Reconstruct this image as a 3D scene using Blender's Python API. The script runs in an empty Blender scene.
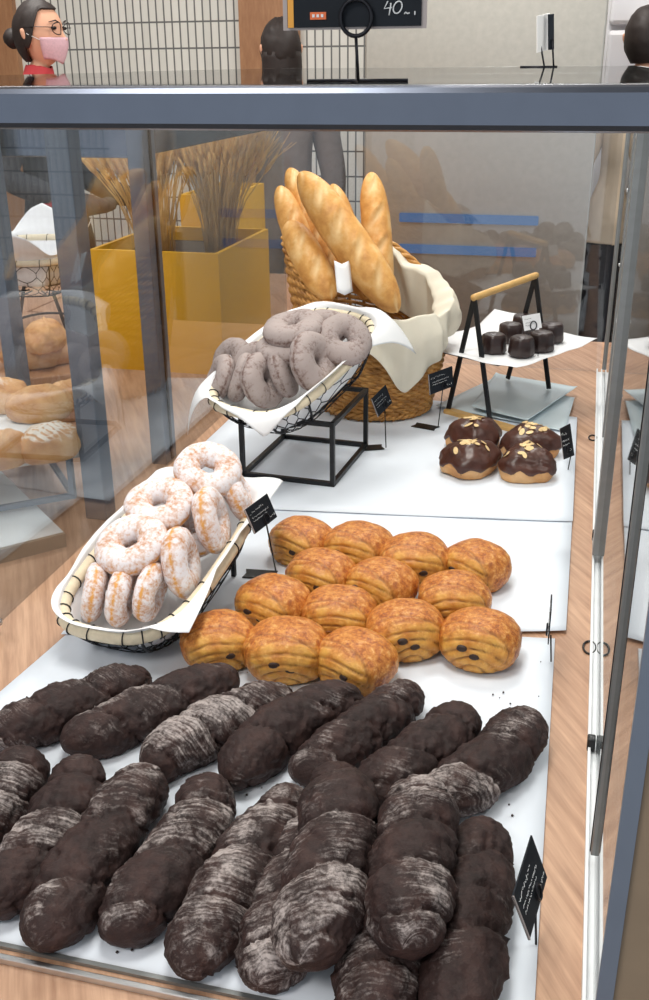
import bpy, bmesh, math, random
import numpy as np
from mathutils import Vector, Matrix, Quaternion, noise
from math import sin, cos, pi, radians, sqrt

sc = bpy.context.scene
COL = sc.collection
RND = random.Random(7)

# ------------------------------------------------------------------ camera
F, PIT, YAW, ROL = 1017.2, .4057, .2505, -.0092
CAM = Vector((-.0642, -.0888, .792))
FW = Vector((-sin(YAW)*cos(PIT), cos(YAW)*cos(PIT), -sin(PIT)))
_rt = Vector((cos(YAW), sin(YAW), 0)); _up = _rt.cross(FW)
RT = cos(ROL)*_rt + sin(ROL)*_up; UP = -sin(ROL)*_rt + cos(ROL)*_up
cam = bpy.data.cameras.new('camera'); camo = bpy.data.objects.new('camera', cam); COL.objects.link(camo)
m = Matrix((RT, UP, -FW)).transposed().to_4x4(); m.translation = CAM
camo.matrix_world = m
cam.sensor_fit = 'VERTICAL'; cam.sensor_height = 36; cam.lens = F/1000*36; cam.clip_start = .01
sc.camera = camo

def ray(x, y): return FW + RT*((x-324.5)/F) + UP*((500-y)/F)
def at(x, y, z=0.0):
    d = ray(x, y); return CAM + d*((z-CAM.z)/d.z)
def atY(x, y, Y):
    d = ray(x, y); return CAM + d*((Y-CAM.y)/d.y)
def at_plane(x, y, p, n):
    d = ray(x, y); return CAM + d*((p-CAM).dot(n)/d.dot(n))

# ------------------------------------------------------------------ mesh builder
class MB:
    def __init__(s): s.v = []; s.f = []; s.attr = {}
    def add(s, vs, fs):
        o = len(s.v); s.v += [tuple(v) for v in vs]; s.f += [tuple(i+o for i in f) for f in fs]; return s
    def box(s, c, size, M=None):
        x, y, z = [q/2 for q in size]
        vs = [Vector((sx*x, sy*y, sz*z)) for sx in (-1, 1) for sy in (-1, 1) for sz in (-1, 1)]
        if M: vs = [M @ v for v in vs]
        c = Vector(c); vs = [v+c for v in vs]
        return s.add(vs, [(0,1,3,2),(4,6,7,5),(0,4,5,1),(2,3,7,6),(0,2,6,4),(1,5,7,3)])
    def tube(s, pts, r, n=6, closed=False, flat=None):
        pts = [Vector(p) for p in pts]; N = len(pts)
        rs = r if isinstance(r, (list, tuple)) else [r]*N
        vs = []; prev = None
        for i, p in enumerate(pts):
            a = pts[(i-1) % N] if (closed or i > 0) else p
            b = pts[(i+1) % N] if (closed or i < N-1) else p
            t = (b-a)
            if t.length < 1e-9: t = Vector((0,0,1))
            t.normalize()
            if prev is None:
                k = Vector((0,0,1)) if abs(t.z) < .9 else Vector((1,0,0))
                u = t.cross(k).normalized()
            else:
                u = prev - t*prev.dot(t)
                if u.length < 1e-6: u = t.orthogonal()
                u.normalize()
            prev = u; w = t.cross(u)
            for k in range(n):
                q = 2*pi*k/n; vs.append(p + (u*cos(q) + w*sin(q))*rs[i])
        fs = []
        for i in range(N if closed else N-1):
            for k in range(n):
                a = i*n+k; b = i*n+(k+1) % n; j = (i+1) % N
                fs.append((a, b, j*n+(k+1) % n, j*n+k))
        if not closed:
            fs.append(tuple(range(n-1, -1, -1))); fs.append(tuple((N-1)*n+k for k in range(n)))
        return s.add(vs, fs)
    def bar(s, a, b, w, h=None, up=(0,0,1)):
        a = Vector(a); b = Vector(b); h = h or w
        t = (b-a); L = t.length; t.normalize()
        u = Vector(up)
        if abs(u.dot(t)) > .98: u = Vector((0,1,0))
        x = t.cross(u).normalized(); z = x.cross(t)
        M = Matrix((x, t, z)).transposed()
        return s.box((a+b)/2, (w, L, h), M)
    def grid(s, fn, nu, nv, cu=False, cv=False):
        vs = [fn(i, j) for i in range(nu) for j in range(nv)]
        fs = []
        for i in range(nu if cu else nu-1):
            for j in range(nv if cv else nv-1):
                a, b = i, (i+1) % nu; c, d = j, (j+1) % nv
                fs.append((a*nv+c, b*nv+c, b*nv+d, a*nv+d))
        return s.add(vs, fs)
    def lathe(s, prof, n=24, c=(0,0,0)):
        c = Vector(c)
        def fn(i, j):
            r, z = prof[j]; q = 2*pi*i/n
            return c + Vector((r*cos(q), r*sin(q), z))
        return s.grid(fn, n, len(prof), cu=True)
    def prism(s, poly, h0, h1):
        n = len(poly)
        vs = [(x, y, h0) for x, y in poly] + [(x, y, h1) for x, y in poly]
        return s.add(vs, [tuple(range(n-1, -1, -1)), tuple(range(n, 2*n))] + [(i, (i+1) % n, n+(i+1) % n, n+i) for i in range(n)])
    def mesh(s, name, mat, smooth=True):
        me = bpy.data.meshes.new(name); me.from_pydata(s.v, [], s.f); me.update()
        bm = bmesh.new(); bm.from_mesh(me)
        bmesh.ops.recalc_face_normals(bm, faces=bm.faces); bm.to_mesh(me); bm.free()
        for k, a in s.attr.items():
            at_ = me.attributes.new(k, 'FLOAT', 'POINT'); at_.data.foreach_set('value', a)
        if mat: me.materials.append(mat)
        me.polygons.foreach_set('use_smooth', [smooth]*len(me.polygons))
        return me
    def build(s, name, mat, parent=None, smooth=True, bevel=0, solid=0, sub=0, loc=None, rot=None, label=None):
        o = bpy.data.objects.new(name, s.mesh(name, mat, smooth)); COL.objects.link(o)
        if parent: o.parent = parent
        if loc is not None: o.location = loc
        if rot is not None: o.rotation_euler = rot
        if label: o['label'] = label
        if solid:
            md = o.modifiers.new('thickness', 'SOLIDIFY'); md.thickness = solid; md.offset = 0
        if sub:
            md = o.modifiers.new('smooth', 'SUBSURF'); md.levels = sub; md.render_levels = sub
        if bevel:
            md = o.modifiers.new('bevel', 'BEVEL'); md.width = bevel; md.segments = 2; md.limit_method = 'ANGLE'; md.angle_limit = radians(40)
        return o

def tag(o, label=None, cat=None, group=None, kind=None):
    if label: o['label'] = label
    if cat: o['category'] = cat
    if group: o['group'] = group
    if kind: o['kind'] = kind
    return o
def thing(name, label, cat, loc=(0,0,0), rot=(0,0,0), group=None):
    o = bpy.data.objects.new(name, None); COL.objects.link(o); o.empty_display_size = .02
    o.location = loc; o.rotation_euler = rot
    return tag(o, label, cat, group)
def copy_tree(o, parent=None):
    c = o.copy(); COL.objects.link(c); c.parent = parent
    for ch in list(o.children): copy_tree(ch, c)
    return c

# ------------------------------------------------------------------ materials
def new_mat(name):
    mt = bpy.data.materials.new(name); mt.use_nodes = True
    nt = mt.node_tree; return mt, nt, nt.nodes['Principled BSDF']
def N(nt, typ, **kw):
    n = nt.nodes.new(typ)
    for k, v in kw.items():
        if k.startswith('i_'):
            key = k[2:]
            key = int(key) if key.isdigit() else key.replace('_', ' ')
            n.inputs[key].default_value = v
        else: setattr(n, k, v)
    return n
def L(nt, a, b): nt.links.new(a, b)
def rgb(r, g, b):
    f = lambda c: (c/255/12.92) if c/255 <= .04045 else ((c/255+.055)/1.055)**2.4
    return (f(r), f(g), f(b), 1)
def ramp(nt, fac, stops):
    n = nt.nodes.new('ShaderNodeValToRGB'); e = n.color_ramp.elements
    while len(e) < len(stops): e.new(.5)
    for i, (p, c) in enumerate(stops): e[i].position = p; e[i].color = c
    L(nt, fac, n.inputs[0]); return n.outputs[0]
def coords(nt, scale=(1,1,1), rot=(0,0,0)):
    t = nt.nodes.new('ShaderNodeTexCoord'); mp = nt.nodes.new('ShaderNodeMapping')
    mp.inputs['Scale'].default_value = scale; mp.inputs['Rotation'].default_value = rot
    L(nt, t.outputs['Object'], mp.inputs[0]); return mp.outputs[0]
def nz(nt, co, scale, detail=3, rough=.55):
    n = N(nt, 'ShaderNodeTexNoise'); n.inputs['Scale'].default_value = scale
    n.inputs['Detail'].default_value = detail; n.inputs['Roughness'].default_value = rough
    if co is not None: L(nt, co, n.inputs['Vector'])
    return n.outputs['Fac']
def bump(nt, bs, h, strength=.3, dist=.002):
    b = N(nt, 'ShaderNodeBump'); b.inputs['Strength'].default_value = strength; b.inputs['Distance'].default_value = dist
    L(nt, h, b.inputs['Height']); L(nt, b.outputs[0], bs.inputs['Normal'])
def mixc(nt, fac, a, b):
    n = N(nt, 'ShaderNodeMix', data_type='RGBA')
    for s_, v in ((0, fac), (6, a), (7, b)):
        if isinstance(v, (tuple, float, int)): n.inputs[s_].default_value = v
        else: L(nt, v, n.inputs[s_])
    return n.outputs[2]
def math_(nt, op, a, b=0.0, c=None, clamp=False):
    n = N(nt, 'ShaderNodeMath', operation=op); n.use_clamp = clamp
    for i, v in enumerate((a, b) if c is None else (a, b, c)):
        if isinstance(v, (float, int)): n.inputs[i].default_value = v
        else: L(nt, v, n.inputs[i])
    return n.outputs[0]
def attr(nt, name):
    n = N(nt, 'ShaderNodeAttribute'); n.attribute_name = name; return n.outputs['Fac']
def plain(name, col, rough=.5, metal=0, var=.0, scale=30, bmp=0, bscale=200, spec=None):
    mt, nt, bs = new_mat(name)
    bs.inputs['Roughness'].default_value = rough; bs.inputs['Metallic'].default_value = metal
    if spec is not None: bs.inputs['Specular IOR Level'].default_value = spec
    co = coords(nt)
    d = tuple(c*(1-var) for c in col[:3])+(1,); u = tuple(min(1, c*(1+var)) for c in col[:3])+(1,)
    L(nt, ramp(nt, nz(nt, co, scale), [(.3, d), (.7, u)]), bs.inputs['Base Color'])
    if bmp: bump(nt, bs, nz(nt, co, bscale), bmp, .001)
    return mt

def glass_mat(name, tint=(1,1,1,1), extra=0.0):
    mt = bpy.data.materials.new(name); mt.use_nodes = True; nt = mt.node_tree
    nt.nodes.remove(nt.nodes['Principled BSDF']); out = nt.nodes['Material Output']
    tr = N(nt, 'ShaderNodeBsdfTransparent'); tr.inputs[0].default_value = tint
    gl = N(nt, 'ShaderNodeBsdfGlossy'); gl.inputs['Roughness'].default_value = .02
    fr = N(nt, 'ShaderNodeFresnel'); ge = N(nt, 'ShaderNodeNewGeometry')
    # a thin pane is air on both sides: the same reflectance entering and leaving
    L(nt, math_(nt, 'MULTIPLY_ADD', ge.outputs['Backfacing'], 1/1.5-1.5, 1.5), fr.inputs[0])
    fac = math_(nt, 'ADD', fr.outputs[0], extra, clamp=True)
    mx = N(nt, 'ShaderNodeMixShader'); L(nt, fac, mx.inputs[0]); L(nt, tr.outputs[0], mx.inputs[1]); L(nt, gl.outputs[0], mx.inputs[2])
    L(nt, mx.outputs[0], out.inputs[0]); return mt

def wood_mat(name, c0, c1, rot=0, scale=1, rough=.45, plank=None):
    mt, nt, bs = new_mat(name)
    co0 = coords(nt, (1, 1, 1), (0, 0, rot)); mp = N(nt, 'ShaderNodeMapping'); mp.inputs['Scale'].default_value = (2.2*scale, 34*scale, 8*scale); L(nt, co0, mp.inputs[0]); co = mp.outputs[0]
    a = nz(nt, co, 3.2, 6, .6); b = nz(nt, co, .9, 2)
    f = math_(nt, 'ADD', math_(nt, 'MULTIPLY', a, .65), math_(nt, 'MULTIPLY', b, .35))
    c = ramp(nt, f, [(.32, c0), (.68, c1)])
    if plank:
        br = N(nt, 'ShaderNodeTexBrick'); L(nt, coords(nt, (1,1,1), (0,0,rot)), br.inputs['Vector'])
        br.inputs['Scale'].default_value = 1; br.inputs['Brick Width'].default_value = plank*7; br.inputs['Row Height'].default_value = plank
        br.inputs['Mortar Size'].default_value = .0012; br.offset = .37
        br.inputs['Color1'].default_value = (1,1,1,1); br.inputs['Color2'].default_value = (.8,.78,.76,1); br.inputs['Mortar'].default_value = (.6,.55,.5,1)
        n = N(nt, 'ShaderNodeMix', data_type='RGBA', blend_type='MULTIPLY'); n.inputs[0].default_value = 1
        L(nt, c, n.inputs[6]); L(nt, br.outputs[0], n.inputs[7]); c = n.outputs[2]
    L(nt, c, bs.inputs['Base Color']); bs.inputs['Roughness'].default_value = rough
    bump(nt, bs, a, .15, .0006); return mt

M = {}
M['wood'] = wood_mat('counter_wood', rgb(150,110,84), rgb(206,166,136), rot=radians(60))
M['wall_wood'] = wood_mat('wall_wood', rgb(150,104,70), rgb(178,132,94), rot=radians(90), scale=.5)
M['floor'] = plain('floor_tile', rgb(120,112,104), .35, 0, .08, 4)
M['ceiling'] = plain('ceiling_paint', rgb(215,212,208), .8, 0, .02, 3)
M['paper'] = plain('baking_paper', rgb(228,234,243), .55, 0, .012, 9, .06, 60)
M['liner'] = plain('liner_paper', rgb(238,238,240), .5, 0, .02, 12, .15, 45)
M['paper_blue'] = plain('wax_paper', rgb(206,220,226), .35, 0, .02, 9)
M['steel'] = plain('brushed_steel', rgb(186,183,174), .45, 1, .05, 40)
M['steel_rail'] = plain('satin_steel_rail', rgb(100,106,118), .26, 1, .04, 40)
M['alu'] = plain('aluminium', rgb(205,207,210), .3, 1, .04, 60)
M['alu_dark'] = plain('dark_aluminium', rgb(142,144,144), .36, .55, .06, 60)
M['post_grey'] = plain('grey_post_metal', rgb(104,112,124), .4, .4, .05, 30)
M['bronze'] = plain('dark_bronze_post', rgb(140,122,102), .4, .0, .05, 20)
M['edge_grey'] = plain('blue_grey_edge', rgb(118,128,144), .45, .3, .04, 20)
M['track'] = plain('white_track', rgb(232,234,236), .35, 0, .02, 30)
M['black'] = plain('black_metal', rgb(26,27,30), .42, .3, .1, 50)
M['wire'] = plain('black_wire', rgb(24,25,32), .4, .5, .1, 50)
M['card'] = plain('black_card', rgb(26,31,38), .65, 0, .12, 60, spec=.2)
M['card_edge'] = plain('clear_card_holder', rgb(170,160,158), .3, 0, .05, 60)
M['white_ink'] = plain('white_ink', rgb(225,228,230), .6)
M['orange'] = plain('orange_label', rgb(226,112,60), .5)
M['amber'] = plain('amber_stripe', rgb(226,160,60), .5)
M['rope'] = plain('rope_rim', rgb(226,212,184), .7, 0, .08, 90, .5, 260)
M['dowel'] = plain('pale_wood_dowel', rgb(214,170,104), .5, 0, .1, 35)
M['cloth'] = plain('linen_cloth', rgb(232,224,206), .9, 0, .04, 14, .4, 700)
M['yellow'] = plain('yellow_paint', rgb(226,168,16), .42, 0, .03, 6)
M['soil'] = plain('dark_filler', rgb(70,52,34), .9, 0, .2, 60)
M['stalk'] = plain('dry_stalk', rgb(196,158,100), .8, 0, .22, 40)
M['ear'] = plain('dry_ear', rgb(222,180,116), .85, 0, .22, 60)
M['almond'] = plain('almond_flake', rgb(236,204,150), .55, 0, .1, 120)
M['skin'] = plain('skin', rgb(226,172,142), .5, 0, .03, 20)
M['hair'] = plain('dark_hair', rgb(36,26,23), .62, 0, .2, 90, .4, 160)
M['red'] = plain('red_shirt', rgb(206,72,78), .8, 0, .05, 30)
M['dark_cloth'] = plain('dark_cloth', rgb(46,46,52), .85, 0, .1, 30)
M['navy'] = plain('navy_cloth', rgb(24,30,48), .85, 0, .1, 30)
M['taupe'] = plain('taupe_cloth', rgb(120,110,104), .85, 0, .1, 30)
M['beige'] = plain('beige_cloth', rgb(236,216,190), .85, 0, .04, 20, .3, 80)
M['mask'] = plain('pink_mask', rgb(222,182,192), .7, 0, .07, 120)
M['spec'] = plain('spectacle_metal', rgb(50,45,45), .3, .6)
M['white_board'] = plain('white_board', rgb(226,226,224), .4, 0, .02, 10)
M['white_unit'] = plain('white_unit', rgb(220,220,224), .4, 0, .02, 10)
M['canele'] = plain('dark_cake', rgb(44,28,26), .33, 0, .25, 120, .4, 150)
M['chocstick'] = plain('chocolate_stick', rgb(50,30,20), .6, 0, .1, 90)
M['glass'] = glass_mat('clear_glass', (.97,.985,.98,1))
M['glass_side'] = glass_mat('smoky_side_glass', (.90,.93,.95,1), .02)
M['glass_far'] = glass_mat('far_glass', (.95,.96,.98,1), .015)
M['glass_door'] = glass_mat('sliding_glass', (.80,.82,.82,1), .10)

def emission_mat(name, col, s):
    mt = bpy.data.materials.new(name); mt.use_nodes = True; nt = mt.node_tree
    nt.nodes.remove(nt.nodes['Principled BSDF'])
    e = N(nt, 'ShaderNodeEmission'); e.inputs[0].default_value = col; e.inputs[1].default_value = s
    L(nt, e.outputs[0], nt.nodes['Material Output'].inputs[0]); return mt
M['lamp'] = emission_mat('lamp_diffuser', (1,.97,.93,1), 9)
M['blue_reflection'] = emission_mat('glowing_blue_reflection', (.22,.42,.80,1), .4)  # emission colour imitating a blue reflection

def tile_mat():
    mt, nt, bs = new_mat('stacked_white_tile')
    t = N(nt, 'ShaderNodeTexCoord'); sp = N(nt, 'ShaderNodeSeparateXYZ'); cb = N(nt, 'ShaderNodeCombineXYZ')
    L(nt, t.outputs['Object'], sp.inputs[0]); L(nt, sp.outputs['X'], cb.inputs[0]); L(nt, sp.outputs['Z'], cb.inputs[1])
    br = N(nt, 'ShaderNodeTexBrick'); br.offset = 0; L(nt, cb.outputs[0], br.inputs['Vector'])
    br.inputs['Scale'].default_value = 1; br.inputs['Brick Width'].default_value = .042; br.inputs['Row Height'].default_value = .124
    br.inputs['Mortar Size'].default_value = .0045; br.inputs['Mortar Smooth'].default_value = .25
    br.inputs['Color1'].default_value = rgb(226,224,216); br.inputs['Color2'].default_value = rgb(214,212,204); br.inputs['Mortar'].default_value = rgb(108,108,106)
    L(nt, br.outputs[0], bs.inputs['Base Color']); bs.inputs['Roughness'].default_value = .3
    b = N(nt, 'ShaderNodeBump'); b.invert = True; b.inputs['Strength'].default_value = .6; b.inputs['Distance'].default_value = .004
    L(nt, br.outputs[1], b.inputs['Height']); L(nt, b.outputs[0], bs.inputs['Normal']); return mt
M['tile'] = tile_mat()

def loaf_mat():
    mt, nt, bs = new_mat('dark_chocolate_bread'); co = coords(nt)
    base = ramp(nt, nz(nt, co, 30, 5, .65), [(.25, rgb(24,16,15)), (.5, rgb(48,32,30)), (.8, rgb(74,51,46))])
    fl = attr(nt, 'flour')
    cb = N(nt, 'ShaderNodeCombineXYZ'); L(nt, math_(nt, 'MULTIPLY', attr(nt, 'fold'), 16.0), cb.inputs[0]); L(nt, math_(nt, 'MULTIPLY', attr(nt, 'angle'), .55), cb.inputs[1])
    streak = nz(nt, cb.outputs[0], 1.3, 3, .6); fine = nz(nt, co, 260, 4, .75); mid = nz(nt, co, 70, 4, .65)
    mk = math_(nt, 'MULTIPLY_ADD', streak, 2.0, -1.14)
    mk = math_(nt, 'ADD', mk, math_(nt, 'MULTIPLY_ADD', fine, 1.5, -.75))
    mk = math_(nt, 'ADD', mk, math_(nt, 'MULTIPLY_ADD', mid, 1.7, -.85))
    mk = math_(nt, 'ADD', math_(nt, 'MULTIPLY', fl, .85), mk)
    mk = ramp(nt, mk, [(.12, (0,0,0,1)), (.45, (.17,.17,.17,1)), (.98, (.74,.74,.74,1))])
    mk = math_(nt, 'MULTIPLY', mk, math_(nt, 'MULTIPLY_ADD', fl, 2.0, .10, clamp=True))
    L(nt, mixc(nt, mk, base, rgb(196,184,180)), bs.inputs['Base Color'])
    bs.inputs['Roughness'].default_value = .66; bs.inputs['Specular IOR Level'].default_value = .32
    h = math_(nt, 'ADD', math_(nt, 'MULTIPLY', nz(nt, co, 95, 5, .65), .8), math_(nt, 'MULTIPLY', nz(nt, co, 420, 3), .3))
    bump(nt, bs, h, .75, .0035); return mt
M['loaf'] = loaf_mat()

def pastry_mat():
    mt, nt, bs = new_mat('glazed_pastry'); co = coords(nt)
    flaky = nz(nt, co, 115, 6, .78)
    top = ramp(nt, flaky, [(.33, rgb(122,58,18)), (.44, rgb(184,100,34)), (.55, rgb(216,140,60)), (.68, rgb(244,198,130))])
    side = ramp(nt, nz(nt, co, 60, 4), [(.3, rgb(206,132,44)), (.7, rgb(240,186,88))])
    c = mixc(nt, attr(nt, 'layer'), top, side)
    c = mixc(nt, attr(nt, 'groove'), c, rgb(120,62,22))
    L(nt, c, bs.inputs['Base Color']); bs.inputs['Roughness'].default_value = .32
    bs.inputs['Coat Weight'].default_value = .12; bs.inputs['Coat Roughness'].default_value = .25
    bump(nt, bs, flaky, .85, .0032); return mt
M['pastry'] = pastry_mat()

def donut_mat(name, dough0, dough1, band, sugar, amount, fine_scale=170):
    mt, nt, bs = new_mat(name); co = coords(nt)
    base = ramp(nt, nz(nt, co, 26, 3), [(.3, dough0), (.7, dough1)])
    base = mixc(nt, attr(nt, 'band'), base, band)
    s = math_(nt, 'ADD', math_(nt, 'MULTIPLY', nz(nt, co, 42, 4, .65), .75), math_(nt, 'MULTIPLY', nz(nt, co, fine_scale, 3, .7), .5))
    s = math_(nt, 'SUBTRACT', s, math_(nt, 'MULTIPLY', attr(nt, 'band'), .22))
    mk = ramp(nt, s, [(amount, (0,0,0,1)), (amount+.24, (.93,.93,.93,1))])
    L(nt, mixc(nt, mk, base, sugar), bs.inputs['Base Color']); bs.inputs['Roughness'].default_value = .8
    bump(nt, bs, s, .55, .002); return mt
M['donut'] = donut_mat('sugared_dough', rgb(196,138,98), rgb(214,166,128), rgb(226,160,72), rgb(240,234,237), .455)
M['cocoa_donut'] = donut_mat('cocoa_dough', rgb(104,78,72), rgb(124,96,90), rgb(112,86,78), rgb(172,158,154), .37)

def baguette_mat():
    mt, nt, bs = new_mat('baguette_crust'); co = coords(nt)
    c = ramp(nt, nz(nt, co, 22, 4, .6), [(.25, rgb(184,116,50)), (.5, rgb(220,162,88)), (.78, rgb(240,204,146))])
    c = mixc(nt, attr(nt, 'score'), c, rgb(240,212,160))
    L(nt, c, bs.inputs['Base Color']); bs.inputs['Roughness'].default_value = .5
    bump(nt, bs, nz(nt, co, 90, 4), .35, .002); return mt
M['baguette'] = baguette_mat()
def rustic_mat():
    mt, nt, bs = new_mat('rustic_crust'); co = coords(nt)
    c = ramp(nt, nz(nt, co, 16, 4, .6), [(.25, rgb(170,108,60)), (.5, rgb(210,156,100)), (.78, rgb(232,194,146))])
    mk = math_(nt, 'ADD', math_(nt, 'MULTIPLY', attr(nt, 'flour'), 1.0), math_(nt, 'MULTIPLY_ADD', nz(nt, co, 55, 4, .7), 1.0, -.55))
    mk = ramp(nt, mk, [(.4, (0,0,0,1)), (.75, (.85,.85,.85,1))])
    L(nt, mixc(nt, mk, c, rgb(240,230,216)), bs.inputs['Base Color']); bs.inputs['Roughness'].default_value = .65
    bump(nt, bs, nz(nt, co, 70, 4), .4, .003); return mt
M['rustic'] = rustic_mat()
def wicker_mat():
    mt, nt, bs = new_mat('wicker'); co = coords(nt)
    L(nt, ramp(nt, nz(nt, co, 34, 3), [(.3, rgb(150,100,46)), (.55, rgb(196,140,70)), (.8, rgb(222,172,104))]), bs.inputs['Base Color'])
    bs.inputs['Roughness'].default_value = .5; return mt
M['wicker'] = wicker_mat()
def glaze_mat():
    mt, nt, bs = new_mat('chocolate_glaze'); co = coords(nt)
    L(nt, ramp(nt, nz(nt, co, 40, 3), [(.3, rgb(56,28,20)), (.7, rgb(84,46,34))]), bs.inputs['Base Color'])
    bs.inputs['Roughness'].default_value = .36; bump(nt, bs, nz(nt, co, 70, 3), .35, .003); return mt
M['glaze'] = glaze_mat()

# ------------------------------------------------------------------ the room
def struct(name, mb, mat, **k):
    o = mb.build(name, mat, smooth=False, **k); return tag(o, kind='structure')
FZ, CZ = -.75, 2.05
struct('floor', MB().box((-.5, 1.6, FZ-.03), (9, 8.6, .06)), M['floor'])
struct('ceiling', MB().box((-.5, 1.6, CZ+.03), (9, 8.6, .06)), M['ceiling'])
WY = 5.3
struct('wall_north', MB().box((-.5, WY+.05, .65), (9, .1, 2.8)), M['tile'])
# timber panels standing proud of the tiled wall
def on_wall(x0, x1, Yw): return atY(x0, 40, Yw).x, atY(x1, 40, Yw).x
a, b = on_wall(240, 299, WY-.03)
struct('trim_1', MB().box(((a+b)/2, WY-.02, .65), (b-a, .04, 2.8)), M['wall_wood'])
a, b = on_wall(-160, 17, WY-.03)
struct('trim_2', MB().box(((a+b)/2, WY-.02, .65), (b-a, .04, 2.8)), M['wall_wood'])
struct('wall_west', MB().box((-5.05, 1.6, .65), (.1, 8.6, 2.8)), M['ceiling'])

# ceiling lamps
for i, (x, y) in enumerate([(-.55, 1.0), (-.55, 2.6), (-2.4, 1.6), (-2.4, 3.8), (1.4, 1.6), (-.3, 4.2), (-.9, -.9)]):
    t = thing('ceiling_light', None, 'ceiling light', (x, y, CZ), group='recessed ceiling panels above the shop floor')
    t['label'] = 'square white ceiling light panel above the bakery counter'
    MB().box((0, 0, -.012), (.66, .66, .024)).build('frame', M['alu'], t, smooth=False)
    MB().box((0, 0, -.027), (.6, .6, .008)).build('diffuser', M['white_board'], t, smooth=False)
    ld = bpy.data.lights.new('panel_lamp', 'AREA'); ld.shape = 'SQUARE'; ld.size = .6
    ld.energy = 30; ld.color = (1, .965, .92)
    lo = bpy.data.objects.new('panel_lamp', ld); COL.objects.link(lo); lo.location = (x, y, CZ-.04)

# stainless unit, white cabinet
YF = 4.0
xl = atY(365, 60, YF).x; xr = atY(603, 60, YF).x
t = thing('steel_refrigerator', 'tall stainless steel fridge standing behind the display case', 'refrigerator', ((xl+xr)/2, YF, FZ))
w = xr-xl
MB().box((0, .22, 1.02), (w, .44, 1.94)).build('body', M['steel'], t, smooth=False, bevel=.006)
MB().box((0, .22, .03), (w-.06, .36, .06)).build('base', M['black'], t, smooth=False)
for z in (.98, .86):  # glowing bars added to imitate soft blue reflections behind the case
    MB().box((-.02, -.012, z), (w*.62, .012, .035)).build('added_blue_reflection', M['blue_reflection'], t, smooth=False, bevel=.004)
xc = atY(607, 20, 4.85).x
t = thing('white_cabinet', 'white cabinet with rounded drawer fronts beside the steel fridge', 'cabinet', (xc+.36, 5.03, FZ))
MB().box((0, 0, 1.0), (.72, .30, 2.0)).build('body', M['white_unit'], t, smooth=False, bevel=.01)
for k in range(4):
    x = -.36+.095+k*.185
    d = MB().box((x, -.165, 1.86), (.172, .05, .36)).build('drawer', M['white_unit'], t, smooth=False, bevel=.018)
    MB().box((x, -.165, 1.48), (.172, .05, .36)).build('drawer', M['white_unit'], t, smooth=False, bevel=.018)
    if k == 0: MB().box((x+.01, -.193, 1.90), (.020, .006, .20)).build('label_strip', M['yellow'], d, smooth=False)

# ------------------------------------------------------------------ counter and case
LW = -.896; YN = .54; YE = 2.73; H = .78
ct = thing('counter', 'light oak counter under the glass display case', 'counter', (0, 0, FZ))
MB().box((-.95, 1.75, .735), (2.0, 2.66, .03)).build('countertop', M['wood'], ct, smooth=False, bevel=.003)
MB().box((-.95, 1.77, .36), (1.94, 2.56, .72)).build('body', M['wall_wood'], ct, smooth=False)
# note: countertop spans z -.03..0 of the case base

case = thing('display_case', 'glass bakery display case with steel rails and sliding glass side', 'display case')
MB().box((-.50, YN, H-.0125), (1.12, .030, .025)).build('front_rail', M['steel_rail'], case, smooth=False, bevel=.004)
MB().box((LW/2, (YN+.017+YE)/2, H-.004), (-LW+.02, YE-YN-.034, .008)).build('top_glass', M['glass'], case, smooth=False)
MB().box((LW/2, YE+.002, H-.008), (-LW, .02, .016)).build('back_rail', M['alu'], case, smooth=False, bevel=.002)
MB().box((LW/2, YE+.004, .388), (-LW, .006, .77)).build('back_glass', M['glass_far'], case, smooth=False)
MB().box((LW, (YN+YE)/2, .385), (.006, YE-YN, .77)).build('side_glass', M['glass_side'], case, smooth=False)
MB().box((LW-.02, (1.835+YE)/2, .705), (.02, YE-1.835, .15)).build('side_rail', M['steel_rail'], case, smooth=False, bevel=.003)
MB().box((LW-.21, 1.842, .70), (.36, .02, .15)).build('cross_rail', M['steel_rail'], case, smooth=False, bevel=.003)
def post(x, y, w, mat, name='post', d=None, z1=H-.005):
    p = MB().box((x, y, z1/2), (w, d or w, z1)).build(name, mat, case, smooth=False, bevel=.0025); return p
p = post(LW-.020, 1.835, .034, M['post_grey'], d=.06)
MB().box((LW-.001, 1.835, .39), (.004, .006, .77)).build('gasket', M['black'], p, smooth=False)
p = post(LW-.024, 1.53, .042, M['post_grey'], d=.045)
post(LW-.33, 1.80, .03, M['post_grey'], d=.05)
# front ledge
MB().box((-.5, YN-.004, .004), (1.05, .006, .008)).build('front_track', M['alu'], case, smooth=False, bevel=.001)
MB().box((-.5, YN+.012, .002), (1.05, .005, .004)).build('front_track', M['alu_dark'], case, smooth=False)
# right wall: double groove track, sliding panes, uprights
tr = MB()
for x in (-.006, .006, .017, .028): tr.box((x, (YN+YE)/2, .006), (.0032, YE-YN, .012))
tr.box((.011, (YN+YE)/2, .0015), (.034, YE-YN, .003))
tr.build('door_track', M['track'], case, smooth=False)
tt = MB().box((.011, (YN+YE)/2, H-.012), (.034, YE-YN, .022)).build('upper_track', M['alu_dark'], case, smooth=False, bevel=.002)
def door(y0, y1, x):
    d = MB().box((x, (y0+y1)/2, .385), (.005, y1-y0, .735)).build('sliding_glass_door', M['glass_door'], case, smooth=False)
    return d
d1 = door(.57, 1.56, .004); d2 = door(1.50, 2.72, .014)
def upright(par, y, x, wx, wy, mat=None):
    return MB().box((x, y, .385), (wx, wy, .735)).build('door_frame', mat or M['alu_dark'], par, smooth=False, bevel=.0015)
u = upright(d1, 1.548, .001, .019, .040)
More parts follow.
